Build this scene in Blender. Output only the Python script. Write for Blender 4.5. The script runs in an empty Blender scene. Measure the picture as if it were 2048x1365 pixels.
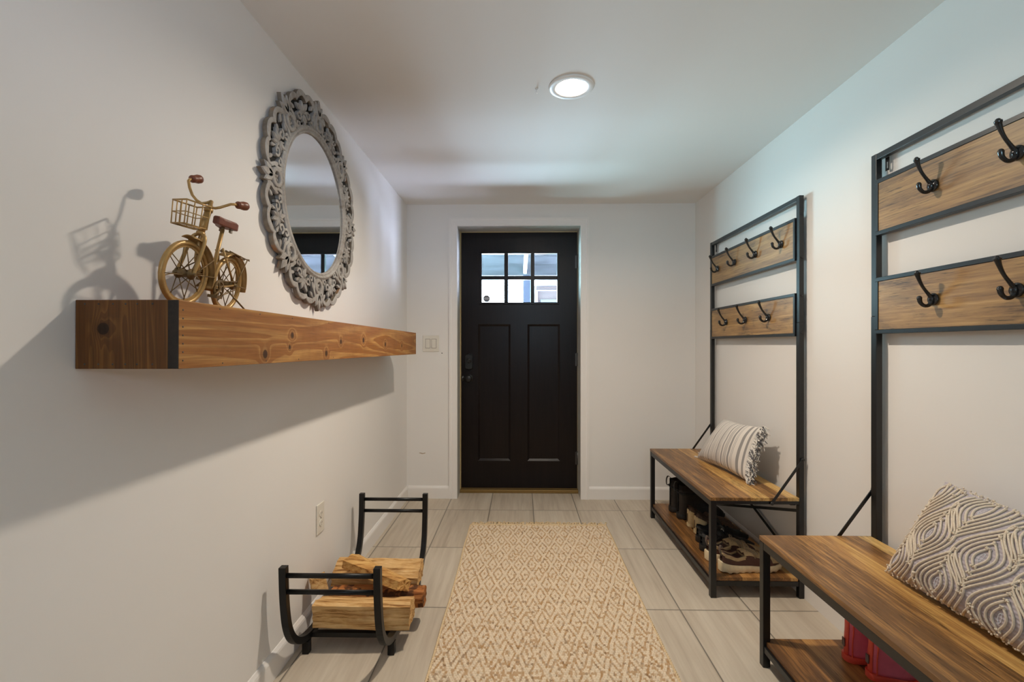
import bpy, math, random
from mathutils import Vector, Matrix, noise
R = math.radians
PI = math.pi
random.seed(7)
SC = bpy.context.scene
COL = SC.collection

# ------------------------------------------------------------------ camera, sky, daylight, exposure
cd = bpy.data.cameras.new('camera'); cam = bpy.data.objects.new('camera', cd); COL.objects.link(cam)
cam.location = (0, 0, 1.16); cam.rotation_euler = (R(90), 0, R(1.1))
cd.sensor_width = 36; cd.lens = 36 * 950 / 2048; cd.shift_y = 7.5 / 2048; cd.clip_start = .02
SC.camera = cam
SC.view_settings.view_transform = 'Standard'; SC.view_settings.look = 'None'
SC.view_settings.exposure = 0.0; SC.view_settings.gamma = 1; SC.view_settings.use_curve_mapping = False
SC.cycles.max_bounces = 12; SC.cycles.diffuse_bounces = 8; SC.cycles.sample_clamp_indirect = 6
SC.cycles.caustics_reflective = False; SC.cycles.caustics_refractive = False
SC.cycles.use_denoising = True

SKY = 30.0
SNOW = 88.0  # glow added below the horizon to throw light up indoors
SNOW_GLOW_L = (.55, .92, 1.0)  # side tints put into that glow to colour the opposite walls
SNOW_GLOW_R = (.70, .78, 1.0)
LAMP = 1130.0
LAMPCOL = (1, .87, .72)
w = bpy.data.worlds.new('World'); SC.world = w; w.use_nodes = True
bg = w.node_tree.nodes['Background']
def _world():
    """overcast sky over bright snow: the lower half is an added glow for snow, tinted by side to colour the walls"""
    t = w.node_tree; N = t.nodes.new; L = t.links.new
    tc = N('ShaderNodeTexCoord'); sp = N('ShaderNodeSeparateXYZ'); L(tc.outputs['Generated'], sp.inputs[0])
    rx = N('ShaderNodeMapRange'); L(sp.outputs[0], rx.inputs[0]); rx.inputs[1].default_value = -.5; rx.inputs[2].default_value = .5
    cm = N('ShaderNodeMix'); cm.data_type = 'RGBA'; L(rx.outputs[0], cm.inputs[0]); cm.inputs[6].default_value = (*SNOW_GLOW_L, 1); cm.inputs[7].default_value = (*SNOW_GLOW_R, 1)
    rz = N('ShaderNodeMapRange'); L(sp.outputs[2], rz.inputs[0]); rz.inputs[1].default_value = -.03; rz.inputs[2].default_value = .03
    rz.inputs[3].default_value = SNOW; rz.inputs[4].default_value = SKY
    L(cm.outputs[2], bg.inputs[0]); L(rz.outputs[0], bg.inputs[1])
_world()

def portal(name, loc, rot, sx, sy):
    l = bpy.data.lights.new(name, 'AREA'); l.shape = 'RECTANGLE'; l.size = sx; l.size_y = sy
    l.cycles.is_portal = True
    o = bpy.data.objects.new(name, l); COL.objects.link(o); o.location = loc; o.rotation_euler = rot
    return o
portal('door_daylight', (-.01, 3.83, 1.69), (R(-90), 0, 0), .66, .46)      # shines to -y
portal('fill_daylight', (.22, -1.36, 1.55), (R(90), 0, 0), .42, .40)      # shines to +y through the added fill window

# ------------------------------------------------------------------ materials
class NT:
    def __init__(s, name):
        s.m = bpy.data.materials.new(name); s.m.use_nodes = True; s.t = s.m.node_tree
        s.b = s.t.nodes['Principled BSDF']
    def n(s, kind, **kw):
        x = s.t.nodes.new('ShaderNode' + kind)
        for k, v in kw.items():
            if k[0] == 'i': 
                x.inputs[int(k[1:])].default_value = v
            else: setattr(x, k, v)
        return x
    def l(s, a, b): s.t.links.new(a, b)
    def val(s, sock, v):
        if hasattr(v, 'is_linked') or isinstance(v, bpy.types.NodeSocket): s.l(v, sock)
        else: sock.default_value = v
    def math(s, op, a, b=0.0, c=None, clamp=False):
        x = s.n('Math', operation=op, use_clamp=clamp); s.val(x.inputs[0], a); s.val(x.inputs[1], b)
        if c is not None: s.val(x.inputs[2], c)
        return x.outputs[0]
    def co(s, kind='Object'): return s.n('TexCoord').outputs[kind]
    def mapping(s, v, scale=(1, 1, 1), loc=(0, 0, 0), rot=(0, 0, 0)):
        x = s.n('Mapping'); s.l(v, x.inputs[0]); x.inputs[1].default_value = loc; x.inputs[2].default_value = rot
        x.inputs[3].default_value = scale; return x.outputs[0]
    def noise(s, v, scale=5, detail=4, rough=.5, dist=0):
        x = s.n('TexNoise'); s.l(v, x.inputs['Vector']); x.inputs['Scale'].default_value = scale
        x.inputs['Detail'].default_value = detail; x.inputs['Roughness'].default_value = rough
        x.inputs['Distortion'].default_value = dist; return x.outputs[0]
    def ramp(s, f, stops, interp='LINEAR'):
        x = s.n('ValToRGB'); cr = x.color_ramp; cr.interpolation = interp
        while len(cr.elements) < len(stops): cr.elements.new(.5)
        for e, (p, c) in zip(cr.elements, stops):
            e.position = p; e.color = (*c, 1) if len(c) == 3 else c
        s.l(f, x.inputs[0]); return x.outputs[0]
    def mix(s, f, a, b, blend='MIX'):
        x = s.n('Mix', data_type='RGBA', blend_type=blend)
        s.val(x.inputs[0], f)
        for i, c in ((6, a), (7, b)):
            if isinstance(c, tuple): x.inputs[i].default_value = (*c, 1)
            else: s.l(c, x.inputs[i])
        return x.outputs[2]
    def sep(s, v):
        x = s.n('SeparateXYZ'); s.l(v, x.inputs[0]); return x.outputs
    def comb(s, a, b, c):
        x = s.n('CombineXYZ')
        for i, q in enumerate((a, b, c)): s.val(x.inputs[i], q)
        return x.outputs[0]
    def bump(s, h, strength=.3, dist=.002):
        x = s.n('Bump'); s.l(h, x.inputs['Height']); x.inputs['Strength'].default_value = strength
        x.inputs['Distance'].default_value = dist; s.l(x.outputs[0], s.b.inputs['Normal'])
    def base(s, c):
        s.val(s.b.inputs['Base Color'], (*c, 1) if isinstance(c, tuple) else c)
    def set(s, rough=None, metal=None, spec=None, coat=None, sheen=None):
        if rough is not None: s.val(s.b.inputs['Roughness'], rough)
        if metal is not None: s.b.inputs['Metallic'].default_value = metal
        if spec is not None: s.b.inputs['Specular IOR Level'].default_value = spec
        if coat is not None: s.b.inputs['Coat Weight'].default_value = coat
        if sheen is not None: s.b.inputs['Sheen Weight'].default_value = sheen

def lin(r, g, b):
    f = lambda c: (c / 255 / 12.92) if c <= 10 else ((c / 255 + .055) / 1.055) ** 2.4
    return (f(r), f(g), f(b))

def plain(name, c, rough=.5, metal=0, spec=.5, var=.06, nscale=30, bump=0, coat=0):
    m = NT(name); v = m.co(); n = m.noise(v, nscale, 5, .6)
    k = m.ramp(n, [(.3, tuple(max(0, x * (1 - var)) for x in c)), (.7, tuple(min(1, x * (1 + var)) for x in c))])
    m.base(k); m.set(rough, metal, spec, coat)
    if bump: m.bump(n, bump, .001)
    return m.m

def paint(name, c, rough=.6):
    m = NT(name); v = m.co(); a = m.noise(v, 1.3, 3, .5); b = m.noise(v, 160, 3, .6)
    m.base(m.ramp(a, [(.3, tuple(x * .975 for x in c)), (.7, c)])); m.set(rough, spec=.3); m.bump(b, .06, .001)
    return m.m

def planked(name, cols, axis='y', plank=.08, seed=0., rough=.38, dark=.75, cross='x', spec=.4, pv=.30):
    """rustic board print: strips of differing tone, long grain and short black pores along one axis"""
    m = NT(name); v = m.co(); s = m.sep(v); ix = {'x': 0, 'y': 1, 'z': 2}
    al, cr = s[ix[axis]], s[ix[cross]]
    third = [q for q in 'xyz' if q not in (axis, cross)][0]
    p = m.math('FLOOR', m.math('ADD', m.math('DIVIDE', cr, plank), seed))
    wn = m.n('TexWhiteNoise', noise_dimensions='1D'); m.l(p, wn.inputs['W'])
    off = m.math('MULTIPLY', wn.outputs['Value'], 37.0)
    def cv(a, c_, t): return m.comb(m.math('MULTIPLY', al, a), m.math('ADD', m.math('MULTIPLY', cr, c_), off), m.math('MULTIPLY', s[ix[third]], t))
    g1 = m.noise(cv(2.0, 22, 22), 1, 7, .62, .8)
    g2 = m.noise(cv(5, 150, 150), 1, 5, .7, .2)
    g3 = m.noise(cv(9, 190, 190), 1, 3, .7)
    blot = m.noise(cv(3.5, 9, 9), 1, 5, .6, 1.2)
    t = m.math('ADD', m.math('ADD', m.math('MULTIPLY', g1, .50), m.math('MULTIPLY', g2, .40)),
               m.math('MULTIPLY', m.math('SUBTRACT', wn.outputs['Value'], .5), pv))
    n = len(cols); c = m.ramp(t, [(.31 + .28 * i / (n - 1), q) for i, q in enumerate(cols)])
    c = m.mix(m.math('MULTIPLY', m.ramp(blot, [(.54, (0, 0, 0)), (.72, (1, 1, 1))]), .50), c, tuple(x * .42 for x in cols[0]))
    pore = m.math('MULTIPLY', m.ramp(g3, [(.56, (0, 0, 0)), (.65, (1, 1, 1))]), m.ramp(blot, [(.40, (0, 0, 0)), (.60, (1, 1, 1))]))
    c = m.mix(m.math('MULTIPLY', pore, dark), c, tuple(x * .13 for x in cols[0]))
    m.base(c); m.set(rough, spec=spec); m.bump(g3, .18, .0006)
    return m.m

def stained(name, c0, c1, c2, axis, cross, knots=(), freq=9, rough=.5, gs=(1.0, 7)):
    """stained pine: cathedral rings from contour lines of a stretched field, with knots at given (along, across, size)"""
    m = NT(name); v = m.co(); s = m.sep(v); ix = {'x': 0, 'y': 1, 'z': 2}
    al, cr = s[ix[axis]], s[ix[cross]]
    base = m.noise(m.comb(m.math('MULTIPLY', al, gs[0]), m.math('MULTIPLY', cr, gs[1]), .7), 1, 2, .4, .3)
    fld = m.math('MULTIPLY', base, freq); kn = None; core = None
    for a, c, r in knots:
        da = m.math('DIVIDE', m.math('SUBTRACT', al, a), r * 1.0); dc = m.math('DIVIDE', m.math('SUBTRACT', cr, c), r)
        d2 = m.math('ADD', m.math('MULTIPLY', da, da), m.math('MULTIPLY', dc, dc))
        e = m.math('POWER', 2.718, m.math('MULTIPLY', d2, -.22)); k = m.math('LESS_THAN', d2, 1.0)
        kn = e if kn is None else m.math('MAXIMUM', kn, e); core = k if core is None else m.math('MAXIMUM', core, k)
    if kn is not None: fld = m.math('ADD', fld, m.math('MULTIPLY', kn, 2.2))
    fr = m.math('FRACT', fld)
    fine = m.noise(m.comb(m.math('MULTIPLY', al, 8), m.math('MULTIPLY', cr, 220), .3), 1, 3, .6)
    blot = m.noise(v, 6, 4, .6)
    line = m.ramp(fr, [(0, c1), (.55, c1), (.86, c2), (.97, c2), (1, c1)])
    col = m.mix(m.ramp(fine, [(.35, (.55, .55, .55)), (.7, (0, 0, 0))]), line, c0)
    col = m.mix(m.ramp(blot, [(.5, (0, 0, 0)), (.8, (.5, .5, .5))]), col, c0)
    if kn is not None:
        col = m.mix(m.math('MULTIPLY', m.math('POWER', kn, 3), .75), col, tuple(x * .35 for x in c0))
        col = m.mix(m.math('MULTIPLY', core, .7), col, tuple(x * .12 for x in c0))
    m.base(col); m.set(rough, spec=.35); m.bump(fine, .15, .0005)
    return m.m

M = {}
M['wall'] = paint('wall_paint', (.80, .775, .745))
M['ceil'] = paint('ceiling_paint', (.80, .785, .76), .8)
M['trim'] = paint('trim_paint', (.83, .80, .77), .4)
M['plastic'] = plain('ivory_plastic', (.74, .70, .62), .35, var=.02)
M['slot'] = plain('dark_slot', (.05, .045, .04), .5)
M['black'] = plain('black_powder_coat', (.0065, .0065, .007), .38, var=.15, nscale=200, spec=.55)
M['rackblack'] = plain('black_log_rack_paint', (.0075, .0072, .007), .36, var=.15, nscale=200, spec=.3)
M['hook'] = plain('black_gloss_enamel', (.012, .012, .013), .16, var=.1, spec=.6)
M['steel'] = plain('dull_steel', (.10, .095, .09), .4, .8)
M['bench'] = planked('rustic_bench_print', [lin(112, 78, 44), lin(168, 122, 68), lin(200, 156, 90), lin(222, 186, 120)], 'y', .083, .37, .38, .8, 'x', .5)
M['boardp'] = planked('rustic_hook_board_print', [lin(92, 68, 44), lin(144, 108, 66), lin(170, 132, 80), lin(194, 158, 104)], 'y', .40, .2, .42, .85, 'z', .6, .03)
M['shelfp'] = planked('rustic_shelf_print', [lin(98, 66, 38), lin(146, 102, 56), lin(178, 130, 74), lin(202, 158, 96)], 'y', .11, .6, .38)
M['door'] = None

# door: dark espresso stain with faint vertical grain
m = NT('espresso_door_stain'); v = m.co(); g = m.noise(m.mapping(v, (60, 60, 3)), 1, 5, .6, .3)
m.base(m.ramp(g, [(.3, (.0055, .0034, .0032)), (.7, (.0100, .0060, .0056))])); m.set(.30, spec=.22); m.bump(g, .12, .0005); M['door'] = m.m
M['bronze'] = plain('oil_rubbed_bronze', (.012, .012, .012), .28, .3, .6)
M['threshold'] = plain('brass_threshold', lin(140, 112, 64), .4, .5)
M['strip'] = plain('tan_weatherstrip', lin(176, 156, 112), .6)
M['jamb'] = plain('grey_jamb_paint', (.50, .49, .45), .5)

def glassmat(name, tint, refl=.08):
    m = NT(name); t = m.t; out = t.nodes['Material Output']
    tr = m.n('BsdfTransparent'); tr.inputs[0].default_value = (*tint, 1)
    gl = m.n('BsdfGlossy'); gl.inputs['Roughness'].default_value = .02
    lw = m.n('LayerWeight'); lw.inputs[0].default_value = .25
    mx = m.n('MixShader'); m.l(m.math('MULTIPLY', lw.outputs[0], refl * 5, clamp=True), mx.inputs[0])
    m.l(tr.outputs[0], mx.inputs[1]); m.l(gl.outputs[0], mx.inputs[2]); m.l(mx.outputs[0], out.inputs[0])
    return m.m
M['pane'] = glassmat('window_pane_glass', (.95, .97, 1.0))

# floor tile 305 x 620 mm, straight joints, linear veins along the room
m = NT('beige_floor_tile'); v = m.co(); s = m.sep(v)
TX, TY, X0, Y0 = .3050, .6200, .0850, .2300
def cell(c, o, T):
    q = m.math('DIVIDE', m.math('SUBTRACT', c, o), T); f = m.math('FRACT', q)
    e = m.math('MULTIPLY', m.math('SUBTRACT', .5, m.math('ABSOLUTE', m.math('SUBTRACT', f, .5))), T)
    return m.math('FLOOR', q), e
cxn, ex = cell(s[0], X0, TX); cyn, ey = cell(s[1], Y0, TY)
edge = m.math('MINIMUM', ex, ey)
wn = m.n('TexWhiteNoise', noise_dimensions='2D'); m.l(m.comb(cxn, cyn, 0), wn.inputs['Vector'])
off = m.math('MULTIPLY', wn.outputs['Value'], 50)
g1 = m.noise(m.comb(m.math('ADD', m.math('MULTIPLY', s[0], 42), off), m.math('MULTIPLY', m.math('ADD', s[1], m.math('MULTIPLY', s[0], .25)), 2.2), off), 1, 5, .6, .3)
g2 = m.noise(m.comb(m.math('ADD', m.math('MULTIPLY', s[0], 8), off), m.math('MULTIPLY', s[1], 1.0), off), 1, 3, .5)
t = m.math('ADD', m.math('ADD', m.math('MULTIPLY', g1, .6), m.math('MULTIPLY', g2, .4)), m.math('MULTIPLY', m.math('SUBTRACT', wn.outputs['Value'], .5), .12))
c = m.ramp(t, [(.28, lin(166, 152, 135)), (.45, lin(188, 175, 157)), (.68, lin(206, 195, 178))])
gm = m.ramp(edge, [(0, (1, 1, 1)), (.0029, (1, 1, 1)), (.0040, (0, 0, 0))])
m.base(m.mix(gm, c, lin(84, 80, 73))); m.set(.42, spec=.35)
h = m.math('ADD', m.ramp(edge, [(0, (0, 0, 0)), (.0032, (0, 0, 0)), (.006, (1, 1, 1))]), m.math('MULTIPLY', g1, .06))
m.bump(h, .5, .002); M['floor'] = m.m

# ------------------------------------------------------------------ mesh builder
class MB:
    def __init__(s): s.v = []; s.f = []; s.sm = []
    def add(s, vs, fs, smooth=False):
        o = len(s.v); s.v += [tuple(p) for p in vs]; s.f += [tuple(i + o for i in f) for f in fs]; s.sm += [smooth] * len(fs); return s
    def box(s, a, b):
        x0, y0, z0 = [min(p, q) for p, q in zip(a, b)]; x1, y1, z1 = [max(p, q) for p, q in zip(a, b)]
        return s.add([(x0, y0, z0), (x1, y0, z0), (x1, y1, z0), (x0, y1, z0), (x0, y0, z1), (x1, y0, z1), (x1, y1, z1), (x0, y1, z1)],
                     [(3, 2, 1, 0), (4, 5, 6, 7), (0, 1, 5, 4), (1, 2, 6, 5), (2, 3, 7, 6), (3, 0, 4, 7)])
    def bar(s, a, b, w, h, up=(0, 0, 1)):
        a, b = Vector(a), Vector(b); d = (b - a).normalized(); u = Vector(up); r = d.cross(u)
        if r.length < 1e-4: r = d.cross(Vector((1, 0, 0)))
        r.normalize(); u = r.cross(d).normalized(); vs = []
        for p in (a, b):
            for i, j in ((-1, -1), (1, -1), (1, 1), (-1, 1)): vs.append(p + r * w / 2 * i + u * h / 2 * j)
        return s.add(vs, [(0, 1, 2, 3), (7, 6, 5, 4), (4, 5, 1, 0), (5, 6, 2, 1), (6, 7, 3, 2), (7, 4, 0, 3)])
    def tube(s, pts, r, n=8, closed=False, up=None, cap=True, sq=None):
        """sweep; r number or list; sq=(w,h) sweeps a rectangle instead"""
        P = [Vector(p) for p in pts]; N = len(P); rs = r if isinstance(r, (list, tuple)) else [r] * N
        T = []
        for i in range(N):
            a = P[(i - 1) % N] if (closed or i > 0) else P[i]; b = P[(i + 1) % N] if (closed or i < N - 1) else P[i]
            t = (b - a); T.append(t.normalized() if t.length > 1e-9 else Vector((0, 0, 1)))
        u = Vector(up) if up else (Vector((0, 0, 1)) if abs(T[0].z) < .9 else Vector((1, 0, 0)))
        vs = []; k = 4 if sq else n
        for i in range(N):
            if up: u = Vector(up)
            x = T[i].cross(u)
            if x.length < 1e-5: x = T[i].orthogonal()
            x.normalize(); uu = x.cross(T[i]).normalized(); u = uu
            if sq:
                for q, p in ((-1, -1), (1, -1), (1, 1), (-1, 1)): vs.append(P[i] + x * sq[0] / 2 * q + uu * sq[1] / 2 * p)
            else:
                for j in range(n):
                    a = 2 * PI * j / n; vs.append(P[i] + (x * math.cos(a) + uu * math.sin(a)) * rs[i])
        fs = []
        for i in range(N if closed else N - 1):
            i2 = (i + 1) % N
            for j in range(k): fs.append((i * k + j, i * k + (j + 1) % k, i2 * k + (j + 1) % k, i2 * k + j))
        s.add(vs, fs, not sq)
        if cap and not closed:
            o = len(s.v) - len(vs); s.f += [tuple(o + j for j in reversed(range(k))), tuple(o + (N - 1) * k + j for j in range(k))]; s.sm += [False, False]
        return s
    def lathe(s, prof, origin, axis='z', n=24, smooth=True, cap=True):
        """prof: list of (radius, height along axis)"""
        o = Vector(origin); ax = {'x': Vector((1, 0, 0)), 'y': Vector((0, 1, 0)), 'z': Vector((0, 0, 1))}[axis] if isinstance(axis, str) else Vector(axis).normalized()
        e = ax.orthogonal().normalized(); g = ax.cross(e); vs = []; fs = []
        for r, h in prof:
            for j in range(n):
                a = 2 * PI * j / n; vs.append(o + ax * h + (e * math.cos(a) + g * math.sin(a)) * r)
        for i in range(len(prof) - 1):
            for j in range(n): fs.append((i * n + j, i * n + (j + 1) % n, (i + 1) * n + (j + 1) % n, (i + 1) * n + j))
        s.add(vs, fs, smooth); b = len(s.v) - len(vs)
        if cap and prof[0][0] > 1e-5: s.f.append(tuple(b + j for j in reversed(range(n)))); s.sm.append(False)
        if cap and prof[-1][0] > 1e-5: s.f.append(tuple(b + (len(prof) - 1) * n + j for j in range(n))); s.sm.append(False)
        return s
    def prism(s, poly, d0, d1, fr, bev=0):
        """poly: 2-D outline, fr(u,v,d) -> 3-D; extruded d0..d1; the d1 face is inset by bev with a sloping edge"""
        n = len(poly); cx = sum(p[0] for p in poly) / n; cy = sum(p[1] for p in poly) / n
        rings = [(1, d0), (1, d1 - (bev if d1 > d0 else -bev))] + ([(None, d1)] if bev else [])
        vs = []
        for k, d in rings:
            for i, (u, v) in enumerate(poly):
                if k is None:
                    L = math.hypot(u - cx, v - cy) + 1e-9; q = max(0, 1 - bev / L); vs.append(fr(cx + (u - cx) * q, cy + (v - cy) * q, d))
                else: vs.append(fr(u, v, d))
        fs = [tuple(reversed(range(n))), tuple((len(rings) - 1) * n + i for i in range(n))]
        for r in range(len(rings) - 1):
            for i in range(n): fs.append((r * n + i, r * n + (i + 1) % n, (r + 1) * n + (i + 1) % n, (r + 1) * n + i))
        return s.add(vs, fs)
    def ball(s, c, r, n=10, sc=(1, 1, 1)):
        c = Vector(c); vs = []; fs = []
        for i in range(n + 1):
            a = PI * i / n
            for j in range(2 * n):
                b = PI * j / n; vs.append(c + Vector((math.sin(a) * math.cos(b) * sc[0], math.sin(a) * math.sin(b) * sc[1], math.cos(a) * sc[2])) * r)
        for i in range(n):
            for j in range(2 * n): fs.append((i * 2 * n + j, (i + 1) * 2 * n + j, (i + 1) * 2 * n + (j + 1) % (2 * n), i * 2 * n + (j + 1) % (2 * n)))
        return s.add(vs, fs, True)
    def grid(s, fn, nu, nv, smooth=True, flip=False, wrapu=False):
        vs = [fn(i / nu, j / nv) for j in range(nv + 1) for i in range(nu + 1)]; w_ = nu + 1
        fs = [(j * w_ + i, j * w_ + i + 1, (j + 1) * w_ + i + 1, (j + 1) * w_ + i) for j in range(nv) for i in range(nu)]
        if flip: fs = [tuple(reversed(f)) for f in fs]
        return s.add(vs, fs, smooth)
    def xf(s, fn): s.v = [tuple(fn(Vector(p))) for p in s.v]; return s
    def build(s, name, mat, parent=None, bevel=0, seg=2, sub=0, fixn=True, mat2=None, pick=None):
        o0 = ROOT(parent)
        me = bpy.data.meshes.new(name); me.from_pydata([(x - o0[0], y - o0[1], z - o0[2]) for x, y, z in s.v], [], s.f)
        me.polygons.foreach_set('use_smooth', s.sm)
        import bmesh
        if fixn:
            b = bmesh.new(); b.from_mesh(me); bmesh.ops.recalc_face_normals(b, faces=b.faces); b.to_mesh(me); b.free()
        me.materials.append(mat)
        if mat2:
            me.materials.append(mat2)
            for p_ in me.polygons:
                if pick(p_): p_.material_index = 1
        me.update()
        o = bpy.data.objects.new(name, me); COL.objects.link(o)
        if parent: o.parent = parent
        if bevel:
            md = o.modifiers.new('bevel', 'BEVEL'); md.width = bevel; md.segments = seg; md.limit_method = 'ANGLE'; md.angle_limit = R(40)
        if sub:
            md = o.modifiers.new('sub', 'SUBSURF'); md.levels = sub; md.render_levels = sub
        return o
def ROOT(p):
    if p is None: return (0, 0, 0)
    while p.parent: p = p.parent
    return tuple(p.location)
def thing(name, label, cat, loc, group=None):
    o = bpy.data.objects.new(name, None); COL.objects.link(o); o.location = loc; o.empty_display_size = .05
    return tag(o, label, cat, group)
def tag(o, label, cat, group=None):
    o['label'] = label; o['category'] = cat
    if group: o['group'] = group
    return o
def struct(o, label=None):
    o['kind'] = 'structure'
    if label: o['label'] = label
    return o
def twin(o, parent, dx=(0, 0, 0)):
    c = o.copy(); COL.objects.link(c); c.parent = parent; c.location = Vector(o.location) + Vector(dx); return c
def bez(p0, p1, p2, p3, n=10):
    P = [Vector(p) for p in (p0, p1, p2, p3)]; r = []
    for i in range(n + 1):
        t = i / n; r.append(P[0] * (1 - t) ** 3 + P[1] * 3 * t * (1 - t) ** 2 + P[2] * 3 * t * t * (1 - t) + P[3] * t ** 3)
    return r
def smooth_path(pts, n=6):
    P = [Vector(p) for p in pts]; out = []
    for i in range(len(P) - 1):
        a = P[i - 1] if i else P[i]; b, c = P[i], P[i + 1]; d = P[i + 2] if i + 2 < len(P) else P[i + 1]
        for k in range(n):
            t = k / n
            out.append(.5 * ((2 * b) + (c - a) * t + (2 * a - 5 * b + 4 * c - d) * t * t + (3 * b - a - 3 * c + d) * t ** 3))
    out.append(P[-1]); return out

# ------------------------------------------------------------------ room shell
XL, XR, YB, ZC, YF = -.865, 1.304, 3.58, 2.22, -1.3
YD = 3.76                                    # door face
floor = struct(MB().box((XL - .1, YF - .1, -.05), (XR + .1, 3.86, 0)).build('floor', M['floor']))
ceil_mb = MB()
CX, CY, CR = .206, 1.955, .079               # downlight hole
n = 48; ring = [(CX + CR * math.cos(2 * PI * i / n), CY + CR * math.sin(2 * PI * i / n), ZC) for i in range(n)]
def sq(i):
    a = 2 * PI * i / n; c, s_ = math.cos(a), math.sin(a); k = .15 / max(abs(c), abs(s_)); return (CX + c * k, CY + s_ * k, ZC)
ceil_mb.add(ring + [sq(i) for i in range(n)], [(i, (i + 1) % n, n + (i + 1) % n, n + i) for i in range(n)])
x0, x1, y0, y1 = XL - .1, XR + .1, YF - .1, YB + .1
for a, b in (((x0, y0), (CX - .15, y1)), ((CX + .15, y0), (x1, y1)), ((CX - .15, y0), (CX + .15, CY - .15)), ((CX - .15, CY + .15), (CX + .15, y1))):
    ceil_mb.add([(a[0], a[1], ZC), (b[0], a[1], ZC), (b[0], b[1], ZC), (a[0], b[1], ZC)], [(0, 3, 2, 1)])
ceil_mb.box((x0, y0, ZC + .12), (x1, y1, ZC + .2))
struct(ceil_mb.build('ceiling', M['ceil'], fixn=False))
struct(MB().box((XL - .1, YF - .1, 0), (XL, YB + .2, ZC + .12)).build('wall_left', M['wall']))
struct(MB().box((XR, YF - .1, 0), (XR + .1, YB + .2, ZC + .12)).build('wall_right', M['wall']))
DX0, DX1, DZ = -.481, .446, 2.055            # door opening
wb = MB(); wb.box((XL, YB, 0), (DX0 - .012, YB + .22, ZC)); wb.box((DX1 + .012, YB, 0), (XR, YB + .22, ZC)); wb.box((DX0 - .012, YB, DZ + .012), (DX1 + .012, YB + .22, ZC))
struct(wb.build('wall_back', M['wall']))
wf = MB(); WX0, WX1, WZ0, WZ1 = .01, .43, 1.35, 1.75
wf.box((XL, YF - .1, 0), (WX0, YF, ZC)); wf.box((WX1, YF - .1, 0), (XR, YF, ZC)); wf.box((WX0, YF - .1, WZ1), (WX1, YF, ZC)); wf.box((WX0, YF - .1, 0), (WX1, YF, WZ0))
struct(wf.build('wall_front', M['wall']))
f = MB(); 
for a, b in (((WX0, WZ0), (WX1, WZ0 + .05)), ((WX0, WZ1 - .05), (WX1, WZ1)), ((WX0, WZ0 + .05), (WX0 + .05, WZ1 - .05)), ((WX1 - .05, WZ0 + .05), (WX1, WZ1 - .05)), ((.21, WZ0 + .05), (.23, WZ1 - .05))):
    f.box((a[0], YF - .07, a[1]), (b[0], YF - .03, b[1]))
win = struct(f.build('fill_window_1', M['trim']), 'white framed window added behind the viewer to let in fill light')  # unseen opening added so sky light can fill the room
MB().box((WX0 + .05, YF - .052, WZ0 + .05), (WX1 - .05, YF - .048, WZ1 - .05)).build('pane', M['pane'], win)
# jamb lining, casing
jb = MB(); jb.box((DX0 - .012, YB + .002, 0), (DX0, YB + .22, DZ)); jb.box((DX1, YB + .002, 0), (DX1 + .012, YB + .22, DZ)); jb.box((DX0 - .012, YB + .002, DZ), (DX1 + .012, YB + .22, DZ + .012))
struct(jb.build('trim_2', M['jamb']), 'grey painted door jamb lining')
cs = MB(); CW = .062
def casing(mb, inner, y0, t):
    """mitred casing with a stepped profile, around the opening"""
    prof = [(0, .010), (.006, .014), (.040, .014), (.046, .017), (CW, .017)]
    L = lambda d: [(DX0 - d, 0), (DX0 - d, DZ + d), (DX1 + d, DZ + d), (DX1 + d, 0)]
    rows = [[(x, YB - h, z) for x, z in L(d)] for d, h in prof]; rows = [[(x, YB, z) for x, z in L(0)]] + rows + [[(x, YB, z) for x, z in L(CW)]]
    vs = [p for r in rows for p in r]; fs = []
    for i in range(len(rows) - 1):
        for j in range(3): fs.append((i * 4 + j, i * 4 + j + 1, (i + 1) * 4 + j + 1, (i + 1) * 4 + j))
    mb.add(vs, fs)
casing(cs, 0, 0, 0)
struct(cs.build('trim_1', M['trim']), 'white mitred casing around the front door')
def basebd(name, a, b, nrm, label=None):
    """baseboard from a to b (xy), thickness towards nrm, with a rounded cap"""
    mb = MB(); a, b, nn = Vector((*a, 0)), Vector((*b, 0)), Vector((*nrm, 0)); prof = [(0, 0), (.012, 0), (.012, .074), (.010, .082), (.006, .088), (.003, .093), (0, .094)]
    vs = [p + nn * d + Vector((0, 0, h)) for p in (a, b) for d, h in prof]; k = len(prof)
    mb.add(vs, [(i, i + 1, k + i + 1, k + i) for i in range(k - 1)] + [tuple(range(k)), tuple(k + i for i in reversed(range(k)))])
    return mb
struct(basebd('', (XL, YF), (XL, YB), (1, 0)).build('baseboard_left', M['trim']))
struct(basebd('', (XR, YB), (XR, YF), (-1, 0)).build('baseboard_right', M['trim']))
bb = basebd('', (XL + .012, YB), (DX0 - CW, YB), (0, -1)); b2 = basebd('', (DX1 + CW, YB), (XR - .012, YB), (0, -1)); bb.add(b2.v, b2.f)
struct(bb.build('baseboard_back', M['trim']))
# wall scuffs on the back wall
M['stain'] = plain('grey_scuff', lin(178, 160, 138), .7)
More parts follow.
